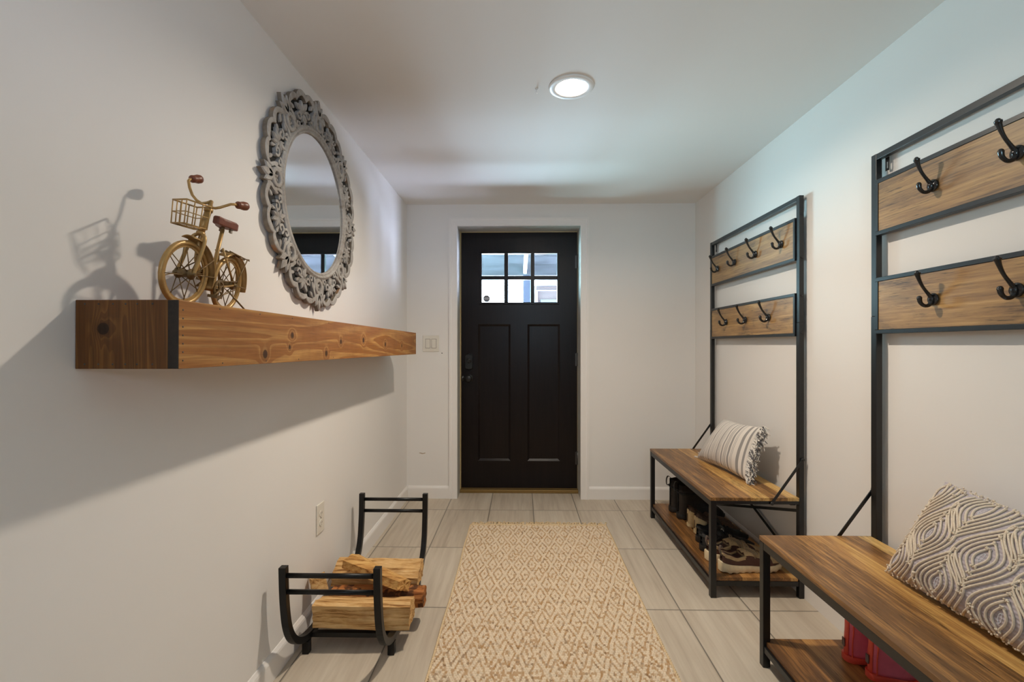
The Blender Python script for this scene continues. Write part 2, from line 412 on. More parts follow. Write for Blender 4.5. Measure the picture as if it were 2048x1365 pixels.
# ------------------------------------------------------------------ front door
dr = thing('door_1', 'dark espresso front door with six small panes and two tall panels', 'door', ((DX0 + DX1) / 2, YD, .026)); dr['kind'] = 'structure'
SX0, SX1, SZ0, SZ1 = -.475, .442, .0263, 2.050
GX0, GX1, GZ0, GZ1 = -.330, .302, 1.478, 1.900
PX = [(-.342, -.084), (.050, .307)]; PZ0, PZ1 = .240, 1.322
sl = MB(); th = .044
for a, b in (((SX0, SZ0), (SX1, PZ0)), ((SX0, PZ1), (SX1, GZ0)), ((SX0, GZ1), (SX1, SZ1)), ((SX0, PZ0), (PX[0][0], PZ1)), ((PX[0][1], PZ0), (PX[1][0], PZ1)), ((PX[1][1], PZ0), (SX1, PZ1)),
             ((SX0, GZ0), (GX0, GZ1)), ((GX1, GZ0), (SX1, GZ1))):
    sl.box((a[0], YD, a[1]), (b[0], YD + th, b[1]))
slab = sl.build('door_slab', M['door'], dr)
for (a, b) in PX:
    p = MB(); i, d = .016, .012; q = .008
    o = [(a, PZ0), (b, PZ0), (b, PZ1), (a, PZ1)]; inn = [(a + i, PZ0 + i), (b - i, PZ0 + i), (b - i, PZ1 - i), (a + i, PZ1 - i)]
    p.add([(x, YD + .001, z) for x, z in o] + [(x, YD + d, z) for x, z in inn] + [(x, YD + th - .006, z) for x, z in o],
          [(0, 1, 5, 4), (1, 2, 6, 5), (2, 3, 7, 6), (3, 0, 4, 7), (4, 5, 6, 7), (8, 9, 10, 11)])
    p.build('door_panel', M['door'], dr)
mt = MB(); b_ = .018; mz = (GZ0 + GZ1) / 2 + .001
fr = [((GX0, GZ0), (GX1, GZ0 + b_)), ((GX0, GZ1 - b_), (GX1, GZ1)), ((GX0, GZ0 + b_), (GX0 + b_, GZ1 - b_)), ((GX1 - b_, GZ0 + b_), (GX1, GZ1 - b_))]
for a, b in fr: mt.box((a[0], YD - .008, a[1]), (b[0], YD + .03, b[1]))
pw = (GX1 - GX0 - 2 * b_ - 2 * .031) / 3
vx = [GX0 + b_ + pw + i * (pw + .031) for i in (0, 1)]
mt.box((vx[0], YD - .004, GZ0 + b_), (vx[0] + .031, YD + .03, GZ1 - b_)); mt.box((vx[1], YD - .004, GZ0 + b_), (vx[1] + .031, YD + .03, GZ1 - b_))
mt.box((GX0 + b_, YD - .0035, mz - .0155), (GX1 - b_, YD + .029, mz + .0155))
grille = mt.build('window_grille', M['door'], dr, bevel=.003)
panes = []
for r, (za, zb) in enumerate(((mz + .0155, GZ1 - b_), (GZ0 + b_, mz - .0155))):
    for c in range(3):
        xa = GX0 + b_ + c * (pw + .031)
        panes.append(MB().box((xa, YD + .012, za), (xa + pw, YD + .016, zb)).build('pane', M['pane'], dr))
# octagonal sticker on the lower left pane
oc = [(.0285 * math.cos(PI / 8 + i * PI / 4), .0285 * math.sin(PI / 8 + i * PI / 4)) for i in range(8)]
M['stick'] = plain('grey_sticker', (.16, .17, .21), .6); M['stickw'] = plain('pale_sticker_band', (.42, .43, .48), .6)
stk = MB().prism(oc, 0, .0012, lambda u, v_, d: (-.274 + u, YD + .0118 - d, 1.527 + v_)).build('sticker', M['stick'], dr)
stk['label'] = 'grey octagonal sticker'
MB().box((-.297, YD + .0104, 1.518), (-.251, YD + .0106, 1.536)).build('sticker_band', M['stickw'], stk)
# hardware
k = MB(); k.prism([(-.031, -.055), (-.031, .045), (-.022, .055), (0, .061), (.022, .055), (.031, .045), (.031, -.055), (.02, -.064), (0, -.068), (-.02, -.064)], 0, .022, lambda u, v_, d: (-.413 + u, YD - d, 1.029 + v_), .006)
db = k.build('deadbolt', M['bronze'], dr)
t = MB(); t.lathe([(.020, 0), (.020, .006), (.012, .010)], (-.411, YD - .020, 1.034), (0, -1, 0), 20); t.bar((-.430, YD - .036, 1.022), (-.392, YD - .036, 1.045), .012, .014, (0, 1, 0))
t.build('thumb_turn', M['bronze'], db, bevel=.002)
kn = MB(); kn.lathe([(.034, 0), (.034, .004), (.030, .008), (.014, .012), (.012, .030), (.018, .036), (.027, .044), (.029, .054), (.026, .062), (.016, .067), (0, .068)], (-.413, YD, .894), (0, -1, 0), 28)
kn.build('door_knob', M['bronze'], dr)
lk = MB(); lk.lathe([(.020, 0), (.024, .004), (.022, .010), (0, .012)], (-.468, YD - .001, .894), (0, -1, 0), 20); lk.build('latch_plate', M['bronze'], dr)
for z in (1.815, 1.042, .264):
    h = MB(); h.lathe([(.008, 0), (.008, .1)], (.446, YD - .007, z - .05), 'z', 12); h.lathe([(.0095, 0), (.0095, .006)], (.446, YD - .007, z + .05), 'z', 12)
    h.box((.428, YD - .002, z - .05), (.4455, YD - .0005, z + .05)); h.build('hinge', M['steel'], dr)
MB().box((DX0, YD - .055, 0), (DX1, YD + .05, .026)).build('threshold', M['threshold'], dr, bevel=.004)
ws = MB(); ws.box((DX0, YD - .03, .026), (SX0 + .001, YD + .06, DZ)); ws.box((SX1 - .001, YD + .012, .026), (DX1, YD + .06, DZ)); ws.box((DX0, YD - .004, SZ1 - .001), (DX1, YD + .06, DZ))
ws.build('weatherstrip', M['strip'], dr)

# ------------------------------------------------------------------ hall trees
HX0, HX1 = .868, 1.290                       # front of legs, back of posts
PXF, PXB = 1.268, 1.290                      # tall posts, front and back
T = .026                                     # square tube
def coat_hook(parent, y, z):
    h = MB(); x = 1.262
    h.lathe([(.019, 0), (.019, .003), (.016, .006), (0, .007)], (x, y, z), (-1, 0, 0), 20)
    up = smooth_path([(x - .004, y, z + .002), (x - .016, y, z + .016), (x - .034, y, z + .040), (x - .046, y, z + .066), (x - .050, y, z + .082)], 5)
    k = len(up); h.tube(up, [.0075 - .0030 * math.sin(PI * min(1, i / (k - 1) * 1.1)) + (.0012 if i > k - 4 else 0) for i in range(k)], 10)
    h.ball(up[-1], .0064, 6)
    lo = smooth_path([(x - .004, y, z - .004), (x - .014, y, z - .018), (x - .028, y, z - .020), (x - .040, y, z - .010), (x - .043, y, z + .004)], 5)
    k = len(lo); h.tube(lo, [.0072 - .002 * math.sin(PI * i / (k - 1)) for i in range(k)], 10); h.ball(lo[-1], .0068, 6)
    h.ball((x - .006, y, z), .0085, 6, (1, 1, 1.6))
    return h.build('coat_hook', M['hook'], parent)
def hall_tree(y0, y1, zb, label, up_y, lo_y):
    """y0 near side, y1 far side; bench top at zb"""
    t = thing('hall_tree', label, 'hall tree', (1.08, (y0 + y1) / 2, 0), 'hall trees along the right wall')
    B = M['black']; ztop = 1.843
    for y in (y0, y1 - T):
        MB().box((HX0, y, 0), (HX0 + T, y + T, zb - .017)).build('leg', B, t, bevel=.0015)
        p = MB(); p.box((PXF, y, 0), (PXB, y + T, 1.262)); p.box((PXF + .0006, y + .0006, 1.2622), (PXB - .0006, y + T - .0006, ztop))
        po = p.build('post', B, t, bevel=.0015)
        sgn = -1 if y == y0 else 1; yy = y if y == y0 else y + T
        for z in (1.755, 1.56, 1.385, 1.215):
            MB().lathe([(.0055, 0), (.0055, .0014), (.003, .003), (0, .0032)], ((PXF + PXB) / 2, yy, z), (0, sgn, 0), 10).build('bolt', M['hook'], po)
    MB().box((PXF + .001, y0 + T, ztop - .022), (PXB - .001, y1 - T, ztop - .001)).build('top_rail', B, t, bevel=.0012)
    for y in (y0 + T + .012, y1 - T - .028):
        h = MB(); x = 1.291
        for a, b in (((y, 1.775), (y + .004, 1.822)), ((y + .012, 1.775), (y + .016, 1.822)), ((y + .004, 1.775), (y + .012, 1.783)), ((y + .004, 1.806), (y + .012, 1.822))):
            h.box((x, a[0], a[1]), (x + .002, b[0], b[1]))
        h.build('wall_bracket', B, t)
    for (za, zb_, ys) in ((1.548, 1.746, up_y), (1.199, 1.398, lo_y)):
        f_ = MB(); ya, yb = y0 + T + .001, y1 - T - .001; wv = .014; xa, xb = 1.262, 1.284
        for a, b in (((ya, za), (yb, za + wv)), ((ya, zb_ - wv), (yb, zb_)), ((ya, za + wv), (ya + wv, zb_ - wv)), ((yb - wv, za + wv), (yb, zb_ - wv))):
            f_.box((xa, a[0], a[1]), (xb, b[0], b[1]))
        f_.build('panel_frame', B, t, bevel=.001)
        MB().box((xa + .0025, ya + wv + .0008, za + wv + .0008), (xa + .014, yb - wv - .0008, zb_ - wv - .0008)).build('hook_board', M['boardp'], t)
        for y in ys: coat_hook(t, y, (za + zb_) / 2 + .001)
    # bench
    MB().box((HX0 - .001, y0 - .001, zb - .0155), (PXF - .0005, y1 + .001, zb)).build('bench_top', M['bench'], t, bevel=.0012)
    f_ = MB(); z1 = zb - .016; z0 = z1 - .027
    f_.box((HX0 + .001, y0 + T, z0), (HX0 + T - .001, y1 - T, z1)); f_.box((PXF - T, y0 + T, z0), (PXF - .001, y1 - T, z1))
    f_.box((HX0 + T, y0 + .001, z1 - .015), (PXF, y0 + T - .001, z1)); f_.box((HX0 + T, y1 - T + .001, z1 - .015), (PXF, y1 - .001, z1))
    f_.box((HX0 + T, (y0 + y1) / 2 - .012, z0), (PXF - T, (y0 + y1) / 2 + .012, z1))
    f_.build('bench_frame', B, t, bevel=.001)
    zs = .093
    MB().box((HX0 + T * .45, y0 + .006, zs - .016), (PXF - .002, y1 - .006, zs)).build('shoe_shelf', M['shelfp'], t, bevel=.001)
    f_ = MB(); z1 = zs - .0165; z0 = z1 - .022
    f_.box((HX0 + .003, y0 + T, z0), (HX0 + T - .003, y1 - T, z1)); f_.box((PXF - T, y0 + T, z0), (PXF - .003, y1 - T, z1))
    f_.box((HX0 + T, y0 + .003, z0), (PXF, y0 + T - .003, z1)); f_.box((HX0 + T, y1 - T + .003, z0), (PXF, y1 - .003, z1))
    f_.build('shelf_frame', B, t, bevel=.001)
    # X brace on the back plane, and the two side stays from post to bench
    xb = MB(); xb.bar((1.276, y0 + T, .395), (1.276, y1 - T, .10), .014, .004, (1, 0, 0)); xb.bar((1.284, y0 + T, .13), (1.284, y1 - T, .425), .014, .004, (1, 0, 0))
    xb.build('cross_brace', B, t)
    for y, sg in ((y0, -1), (y1, 1)):
        s_ = MB(); yy = y + sg * .0045
        s_.bar((1.283, yy, .638), (1.140, yy, zb - .026), .004, .011, (1, 0, 1))
        for c in ((1.281, yy, .636), (1.142, yy, zb - .0245)): s_.lathe([(.008, 0), (.008, .003), (.004, .005), (0, .0052)], c, (0, sg, 0), 12)
        s_.build('brace', B, t)
    return t
AY0, AY1, BY0, BY1 = 2.190, 3.215, .722, 1.747
treeA = hall_tree(AY0, AY1, .461, 'black metal hall tree with wood bench nearest the front door, striped pillow on it', [2.331, 2.584, 2.832, 3.073], [2.448, 2.698, 2.947])
treeB = hall_tree(BY0, BY1, .466, 'black metal hall tree with wood bench nearest the viewer, cut off by the right edge', [.985, 1.231, 1.480], [.985, 1.233, 1.478])

# ------------------------------------------------------------------ floating shelf
SHF, SHB = -.661, XL + .001
sy0, sy1, sz0, sz1 = .905, 2.973, 1.113, 1.247
t = thing('floating_shelf', 'chunky stained pine box beam shelf floating on the left wall', 'shelf', (XL, (sy0 + sy1) / 2, (sz0 + sz1) / 2))
ry = lambda y: y - (sy0 + sy1) / 2
rz = lambda z: z - (sz0 + sz1) / 2
A_, B_, C_ = lin(112, 62, 22), lin(172, 108, 48), lin(198, 140, 72)
M['shelf_front'] = stained('pine_front_board', lin(116, 70, 30), lin(160, 106, 52), lin(192, 144, 82), 'y', 'z',
    [(ry(1.215), rz(1.137), .011), (ry(1.36), rz(1.19), .008), (ry(1.345), rz(1.155), .006), (ry(1.60), rz(1.135), .009), (ry(1.73), rz(1.176), .008), (ry(1.98), rz(1.185), .010), (ry(2.3), rz(1.17), .010), (ry(2.62), rz(1.165), .009)], 13, .5, (.55, 7))
M['shelf_end'] = stained('pine_end_board', lin(62, 36, 13), lin(110, 68, 28), lin(132, 88, 40), 'z', 'x', [(rz(1.191), .056, .0115)], 16, .5, (.9, 16))
M['endgrain'] = plain('charred_end_grain', (.018, .011, .007), .6, var=.4, nscale=120)
M['shelf_top'] = stained('pine_top_board', lin(90, 50, 20), lin(140, 86, 38), lin(165, 108, 52), 'y', 'x', [], 8, .5, (.8, 9))
def tilt(o):   # the beam drops a little towards the door
    return o
fb = MB().box((SHF - .021, sy0, sz0), (SHF, sy1, sz1)).build('front_board', M['shelf_front'], t, bevel=.0012)
eg = MB().box((SHF - .0205, sy0 - .0012, sz0 + .0005), (SHF - .0005, sy0 + .001, sz1 - .0005)).build('end_grain', M['endgrain'], fb)
ef = MB().box((SHF - .021, sy1 - .001, sz0), (SHF, sy1 + .001, sz1)).build('end_grain', M['endgrain'], fb)
eb = MB().box((SHB, sy0 - .001, sz0), (SHF - .0212, sy0 + .019, sz1)).build('end_board', M['shelf_end'], t, bevel=.0012)
ec = MB().box((SHB, sy1 - .019, sz0), (SHF - .0212, sy1 + .001, sz1)).build('end_board', M['shelf_end'], t, bevel=.0012)
tb = MB().box((SHB, sy0 + .0192, sz1 - .019), (SHF - .0212, sy1 - .0192, sz1 - .0003)).build('top_board', M['shelf_top'], t)
MB().box((SHB, sy0 + .0192, sz0 + .0003), (SHF - .0212, sy1 - .0192, sz0 + .019)).build('bottom_board', M['shelf_top'], t)
nail = MB().lathe([(.0016, 0), (.0016, .0006), (0, .0008)], (0, 0, 0), 'x', 8)
def nails(parent, pts, ax):
    for p in pts:
        nl = MB().lathe([(.0018, -.0006), (.0018, .0004), (0, .0006)], p, ax, 8); nl.build('nail', M['slot'], parent)
nails(eb, [(x, sy0 - .001, z) for z in (sz1 - .008, sz0 + .009) for x in (-.845, -.818, -.79, -.765, -.742, -.712)], (0, -1, 0))
nails(fb, [(SHF, sy0 + .011, sz0 + .016 + i * .0165) for i in range(7)] + [(SHF, y, sz1 - .008) for y in (1.03, 1.19, 1.36, 1.62, 1.86, 2.2)] + [(SHF, y, sz0 + .007) for y in (1.04, 1.22, 1.4, 1.66)], (1, 0, 0))
t.rotation_euler = (R(-.34), 0, 0); t.location.z -= .006

# ------------------------------------------------------------------ round carved mirror
MY, MZ = 1.958, 1.737
mr = thing('carved_mirror', 'round mirror in a grey washed openwork carved wood frame above the shelf', 'mirror', (XL, MY, MZ))
m = NT('grey_washed_wood'); v = m.co(); a = m.noise(v, 9, 5, .65); b = m.noise(v, 70, 4, .6)
cc = m.ramp(m.math('ADD', m.math('MULTIPLY', a, .6), m.math('MULTIPLY', b, .4)), [(.32, lin(120, 111, 100)), (.46, lin(152, 147, 141)), (.66, lin(178, 175, 170))])
m.base(cc); m.set(.65, spec=.3); m.bump(b, .25, .001); M['carve'] = m.m
m = NT('raw_wood_edge'); v = m.co(); a = m.noise(v, 14, 4, .6)
m.base(m.ramp(a, [(.40, lin(104, 94, 82)), (.56, lin(132, 120, 104)), (.68, lin(158, 112, 72))])); m.set(.7); M['carve_edge'] = m.m
m = NT('silvered_glass'); m.base((.86, .89, .90)); m.set(.015, 1.0); M['mirror'] = m.m
XB0 = XL + .008                               # back of the frame
fr2 = lambda u, v_, d: (XB0 + d, MY + u, MZ + v_)
pol = lambda r, a: (r * math.cos(a), r * math.sin(a))
RG, RI = .277, .306
g = MB(); g.lathe([(0, .0), (RG + .004, .0), (RG + .004, .004), (0, .004)], (XB0 + .003, MY, MZ), (1, 0, 0), 96, False); g.build('mirror_glass', M['mirror'], mr)
mo = MB()
ringp = [(RG - .001, 0), (RG - .001, .010), (RG + .003, .0155), (RG + .008, .0155), (RG + .0105, .011), (RG + .013, .018), (RG + .018, .0205), (RG + .0225, .019), (RG + .0245, .0145), (RG + .028, .0145), (RG + .030, .012), (RG + .030, 0)]
k = len(ringp); n = 96; vs = []; fs = []
for i in range(n):
    a = 2 * PI * i / n
    for r, h in ringp: u, v_ = pol(r, a); vs.append(fr2(u, v_, h))
for i in range(n):
    for j in range(k): fs.append((i * k + j, i * k + (j + 1) % k, ((i + 1) % n) * k + (j + 1) % k, ((i + 1) % n) * k + j))
mo.add(vs, fs, True); mo.build('inner_moulding', M['carve'], mr)
def leafpoly(L, wd, n=8, tip=.0):
    o = []
    for i in range(n + 1):
        t_ = i / n; o.append((t_ * L, wd * math.sin(PI * t_ ** .75) * .5))
    for i in range(n - 1, 0, -1):
        t_ = i / n; o.append((t_ * L, -wd * math.sin(PI * t_ ** .75) * .5))
    return o
def put(mb, poly, at, ang, d0, d1, bev):
    c, s_ = math.cos(ang), math.sin(ang)
    mb.prism([(at[0] + c * x - s_ * y, at[1] + s_ * x + c * y) for x, y in poly], d0, d1, fr2, bev)
def curl(mb, at, ang, r, turns, hand, wd, d1):
    pts = []; n = int(14 * turns)
    for i in range(n + 1):
        q = i / n; rr = r * (1 - .62 * q); a = hand * 2 * PI * turns * q
        pts.append((rr * math.cos(a) - r, rr * math.sin(a)))
    c, s_ = math.cos(ang), math.sin(ang); P = [(at[0] + c * x - s_ * y, at[1] + s_ * x + c * y) for x, y in pts]
    mb.tube([fr2(x, y, d1 / 2) for x, y in P], 0, sq=(wd, d1), up=(1, 0, 0))
DF = .018
M['back'] = plain('dark_backing_board', (.012, .011, .010), .8)
bk_ = MB(); vs = []
for i in range(96):
    a = 2 * PI * i / 96
    for r, d in ((RG + .01, -.001), (.400, -.001), (.400, .001), (RG + .01, .001)): vs.append(fr2(r * math.cos(a), r * math.sin(a), d))
bk_.add(vs, [(i * 4 + j, i * 4 + (j + 1) % 4, ((i + 1) % 96) * 4 + (j + 1) % 4, ((i + 1) % 96) * 4 + j) for i in range(96) for j in range(4)])
bk_.build('backing_board', M['back'], mr)
for s8 in range(8):
    a0 = s8 * PI / 4; am = a0 + PI / 8
    # scalloped outer border of one panel: three lobes
    def rout(a):
        q = (a - am) / (PI / 8 * .80); lob = abs(math.sin(1.5 * PI * (q + 1) )) ** .7
        return .392 + .022 * (1 - q * q) + .016 * lob
    bd = MB(); N = 48; q0, q1 = am - PI / 8 * .80, am + PI / 8 * .80; vs = []; fs = []
    for i in range(N + 1):
        a = q0 + (q1 - q0) * i / N; ro = rout(a); ri = ro - .022 + .003 * math.sin(40 * a)
        for r, d in ((ri, 0), (ri, DF - .004), (ri + .004, DF), (ro - .003, DF), (ro, DF - .002), (ro, 0)): u, v_ = pol(r, a); vs.append(fr2(u, v_, d))
    for i in range(N):
        for j in range(6): fs.append((i * 6 + j, i * 6 + (j + 1) % 6, (i + 1) * 6 + (j + 1) % 6, (i + 1) * 6 + j))
    fs += [tuple(range(6)), tuple(N * 6 + j for j in range(6))]
    bd.add(vs, fs)
    # end arms that run from the border down to the moulding
    for sg in (-1, 1):
        ae = am + sg * PI / 8 * .80
        pth = [pol(.398, ae), pol(.375, ae - sg * .01), pol(.352, ae - sg * .045), pol(.330, ae - sg * .03), pol(.304, ae - sg * .055)]
        bd.tube([fr2(u, v_, DF / 2) for u, v_ in smooth_path([(x, y, 0) for x, y in pth], 4) for u, v_ in ((u, v_),)] if False else [fr2(p.x, p.y, DF / 2 - .001) for p in smooth_path([(x, y, 0) for x, y in pth], 4)], 0, sq=(.013, DF - .002), up=(1, 0, 0))
    border = bd.build('carved_border', M['carve'], mr, mat2=M['carve_edge'], pick=lambda p_: abs(p_.normal.x) < .3 and (Vector((p_.center.y, p_.center.z)).length > .39))
    pn = MB()
    for da, L, wd in ((0, .048, .020), (.66, .046, .018), (-.66, .046, .018), (1.30, .036, .016), (-1.30, .036, .016)):
        put(pn, leafpoly(L, wd), pol(.345, am), am + da, .004, DF - .002, .004)
    put(pn, leafpoly(.044, .021), pol(.343, am), am + PI, .004, DF - .001, .004)
    for sg in (-1, 1):
        put(pn, leafpoly(.040, .014), pol(.343, am + sg * .01), am + PI + sg * .75, .004, DF - .003, .003)
        curl(pn, pol(.352, am + sg * .155), am + sg * 1.2, .018, 1.0, sg, .0085, DF - .003)
        curl(pn, pol(.322, am + sg * .150), am - sg * 1.0, .0145, .95, -sg, .0085, DF - .004)
        put(pn, leafpoly(.036, .015), pol(.368, am + sg * .20), am + sg * 1.0, .004, DF - .003, .003)
        put(pn, leafpoly(.036, .014), pol(.325, am + sg * .235), am + sg * .5, .004, DF - .003, .003)
        put(pn, leafpoly(.032, .013), pol(.386, am + sg * .12), am + PI + sg * .6, .004, DF - .003, .003)
    pn.build('carved_leaf_panel', M['carve'], mr)
    # rosette
    ro_ = MB(); c = pol(.337, a0)
    ro_.lathe([(.0205, 0), (.0200, DF - .001), (.0225, DF + .003), (.0260, DF + .001), (.0275, DF + .001), (.031, DF + .003), (.0345, DF - .001), (.035, 0)], fr2(c[0], c[1], 0), (1, 0, 0), 28, True, False)
    rs = ro_.build('rosette', M['carve'], mr)
    fl = MB()
    for q in range(4): put(fl, leafpoly(.019, .012), c, a0 + PI / 4 + q * PI / 2, .002, DF - .004, .003)
    fl.build('flower', M['carve'], rs)
    # three-leaf finial outside the rosette
    fn = MB(); c = pol(.362, a0)
    for da, L, wd in ((0, .076, .034), (.50, .066, .028), (-.50, .066, .028)):
        put(fn, leafpoly(L, wd), c, a0 + da, 0, DF + .002, .005)
    put(fn, [(-.006, -.020), (.036, -.024), (.040, 0), (.036, .024), (-.006, .020)], c, a0, 0, DF - .002, .003)
    fn.build('finial', M['carve'], mr, mat2=M['carve_edge'], pick=lambda p_: abs(p_.normal.x) < .2)

# ------------------------------------------------------------------ toy bicycle on the shelf
ZS = 1.247
M['brass'] = plain('antique_gold_paint', lin(178, 142, 86), .36, .35, .5, .18, 40)
M['brassd'] = plain('aged_gold_paint', lin(120, 96, 58), .42, .35, .5, .25, 60)
M['gripw'] = plain('turned_brown_wood', lin(118, 62, 36), .4, var=.2, nscale=50)
M['saddle'] = plain('brown_saddle_leather', lin(116, 62, 42), .5, var=.15, nscale=80, bump=.2)
bk = thing('bicycle_ornament', 'small gold metal toy bicycle with front basket and wooden grips', 'ornament', (-.78, 1.17, ZS))
LEAN = R(9); FH, RH = Vector((-.772, 1.058, 0)), Vector((-.798, 1.252, 0))
fd = (FH - RH).normalized(); lat = Vector((-fd.y, fd.x, 0))          # lat points to the room side (+x)
if lat.x < 0: lat = -lat
upv = (Vector((0, 0, 1)) * math.cos(LEAN) + lat * math.sin(LEAN)).normalized(); latv = fd.cross(upv).normalized()
if latv.x < 0: latv = -latv
O = Vector((RH.x, RH.y, ZS + .001))
BS = 1.07
def bp(a, l, h): return O + fd * a + latv * l + upv * h           # a forward of the rear hub, l lateral, h up
WB = (FH - RH).length; WR = .0745
steer = R(8)
sfd = (fd * math.cos(steer) - latv * math.sin(steer)).normalized(); slat = sfd.cross(upv).normalized()
if slat.x < 0: slat = -slat
FO = bp(WB, 0, 0)
def fp(a, l, h): return FO + sfd * a + slat * l + upv * h
def wheel(fn, name_parent, rear):
    w_ = MB(); n = 40; R0 = WR - .0055
    w_.tube([fn(R0 * math.cos(2 * PI * i / n), 0, WR + R0 * math.sin(2 * PI * i / n)) for i in range(n)], .0058, 10, True)
    w_.tube([fn((R0 - .006) * math.cos(2 * PI * i / n), 0, WR + (R0 - .006) * math.sin(2 * PI * i / n)) for i in range(n)], 0, 8, True, up=None, sq=(.008, .003))
    wo = w_.build('wheel', M['brass'], bk)
    s_ = MB()
    for i in range(16):
        a = 2 * PI * i / 16; b = a + (.25 if i % 2 else -.25); l = .012 if i % 2 else -.012
        s_.tube([fn(.010 * math.cos(a), l, WR + .010 * math.sin(a)), fn((R0 - .005) * math.cos(b), 0, WR + (R0 - .005) * math.sin(b))], .0011, 6)
    s_.build('spokes', M['brassd'], wo)
    hb = MB(); c = fn(0, 0, WR); ax = (fn(0, 1, 0) - fn(0, 0, 0))
    hb.lathe([(.004, -.026), (.004, -.018), (.0125, -.017), (.0125, -.013), (.009, -.012), (.009, .012), (.0125, .013), (.0125, .017), (.004, .018), (.004, .026)], c, tuple(ax), 16)
    hb.build('hub', M['brassd'], wo)
    return wo
wheel(fp, bk, 0); wheel(bp, bk, 1)
# front fork, head tube, fenders
HT = fp(-.042, 0, .234); HB = fp(-.028, 0, .172)
fk = MB()
for l in (-1, 1):
    fk.tube(smooth_path([fp(0, .020 * l, WR), fp(-.010, .019 * l, .105), fp(-.024, .016 * l, .160), HB + upv * .002], 5), .0042, 8)
fk.tube([HB, HT], .0075, 12); fk.tube([HB - upv * .002, HB + (HT - HB) * .08], .0095, 12); fk.tube([HT - (HT - HB) * .08, HT + upv * .002], .0095, 12)
fk.build('fork', M['brass'], bk)
def fender(fn, a0, a1, mat):
    m_ = MB(); 
    def s_(u, v_):
        a = a0 + (a1 - a0) * u; c = (v_ - .5) * 2; r = WR + .007 + .006 * (1 - c * c); l = .0155 * c
        return fn(r * math.cos(a), l, WR + r * math.sin(a))
    m_.grid(s_, 24, 8); o = m_.build('fender', mat, bk); md = o.modifiers.new('s', 'SOLIDIFY'); md.thickness = .0016; return o
fender(fp, R(84), R(196), M['brass']); fender(bp, R(52), R(188), M['brass'])
for l in (-1, 1):
    st = MB(); st.tube([fp(0, .022 * l, WR), fp(-(WR + .008) * math.cos(R(4)), .0145 * l, WR + (WR + .008) * math.sin(R(4)))], .0014, 6); st.tube([fp(0, .022 * l, WR), fp(-(WR + .008) * math.cos(R(34)), .0145 * l, WR + (WR + .008) * math.sin(R(34)))], .0014, 6); st.build('fender_stay', M['brassd'], bk)
    st = MB(); st.tube([bp(0, .022 * l, WR), bp(-WR - .008, .0145 * l, WR)], .0013, 6); st.build('fender_stay', M['brassd'], bk)
# frame
BB = bp(.085, 0, .055); SEAT = bp(.066, 0, .207)
fm = MB()
fm.tube(smooth_path([HB + (HT - HB) * .75, bp(.160, 0, .120), bp(.125, 0, .085), BB], 6), .0052, 10)
fm.tube(smooth_path([HB + (HT - HB) * .35, bp(.150, 0, .098), bp(.118, 0, .068), BB], 6), .0048, 10)
fm.tube([BB, SEAT], .0048, 10)
for l in (-1, 1):
    fm.tube([bp(0, .019 * l, WR), bp(.062, .006 * l, .160)], .0028, 8); fm.tube([bp(0, .019 * l, WR), bp(.085, .009 * l, .055)], .0028, 8)
fm.tube([BB - latv * .020, BB + latv * .020], .008, 12)
fm.build('frame', M['brass'], bk)
ck = MB(); n = 24
cc_ = BB + latv * .024
ck.tube([cc_ + fd * .021 * math.cos(2 * PI * i / n) + upv * .021 * math.sin(2 * PI * i / n) for i in range(n)], 0, closed=True, sq=(.006, .003))
for i in range(5):
    a = 2 * PI * i / 5; ck.tube([cc_, cc_ + fd * .020 * math.cos(a) + upv * .020 * math.sin(a)], .0018, 6)
ck.build('chainring', M['brassd'], bk)
for l, s_ in ((1, 1), (-1, -1)):
    ck = MB(); e = BB + latv * .028 * l + (fd * .030 - upv * .020) * s_
    ck.tube([BB + latv * .028 * l, e], .0028, 8); ck.bar(e + latv * .004 * l - fd * .013, e + latv * .004 * l + fd * .013, .022, .007, tuple(upv))
    ck.tube([e, e + latv * .01 * l], .002, 6); ck.build('pedal_crank', M['brassd'], bk)
ch = MB()
for h in (.02, -.02): ch.tube([cc_ + upv * h, bp(0, .024, WR + h * .55)], .0016, 6)
ch.build('chain', M['brassd'], bk)
# saddle
sd = MB(); sc_ = SEAT + upv * .010
out = [(.040, .004), (.038, .008), (.020, .011), (.000, .019), (-.022, .024), (-.034, .021), (-.037, .010)]
poly = out + [(a, -l) for a, l in reversed(out)]
sd.prism(poly, -.004, .016, lambda u, v_, d: tuple(sc_ + fd * u + latv * v_ + upv * (d + .05 * u * u * 6)), .004)
so = sd.build('saddle', M['saddle'], bk, bevel=.003)
sp = MB()
for l in (-1, 1):
    hel = [sc_ - upv * .014 + upv * .010 * (i / 24) + fd * (-.016) + latv * .012 * l + (fd * math.cos(i * PI / 4) + latv * math.sin(i * PI / 4)) * .004 for i in range(25)]
    sp.tube(hel, .0011, 5)
sp.tube([SEAT - upv * .004, sc_ + upv * .002], .0042, 8); sp.build('seat_spring', M['brassd'], so)
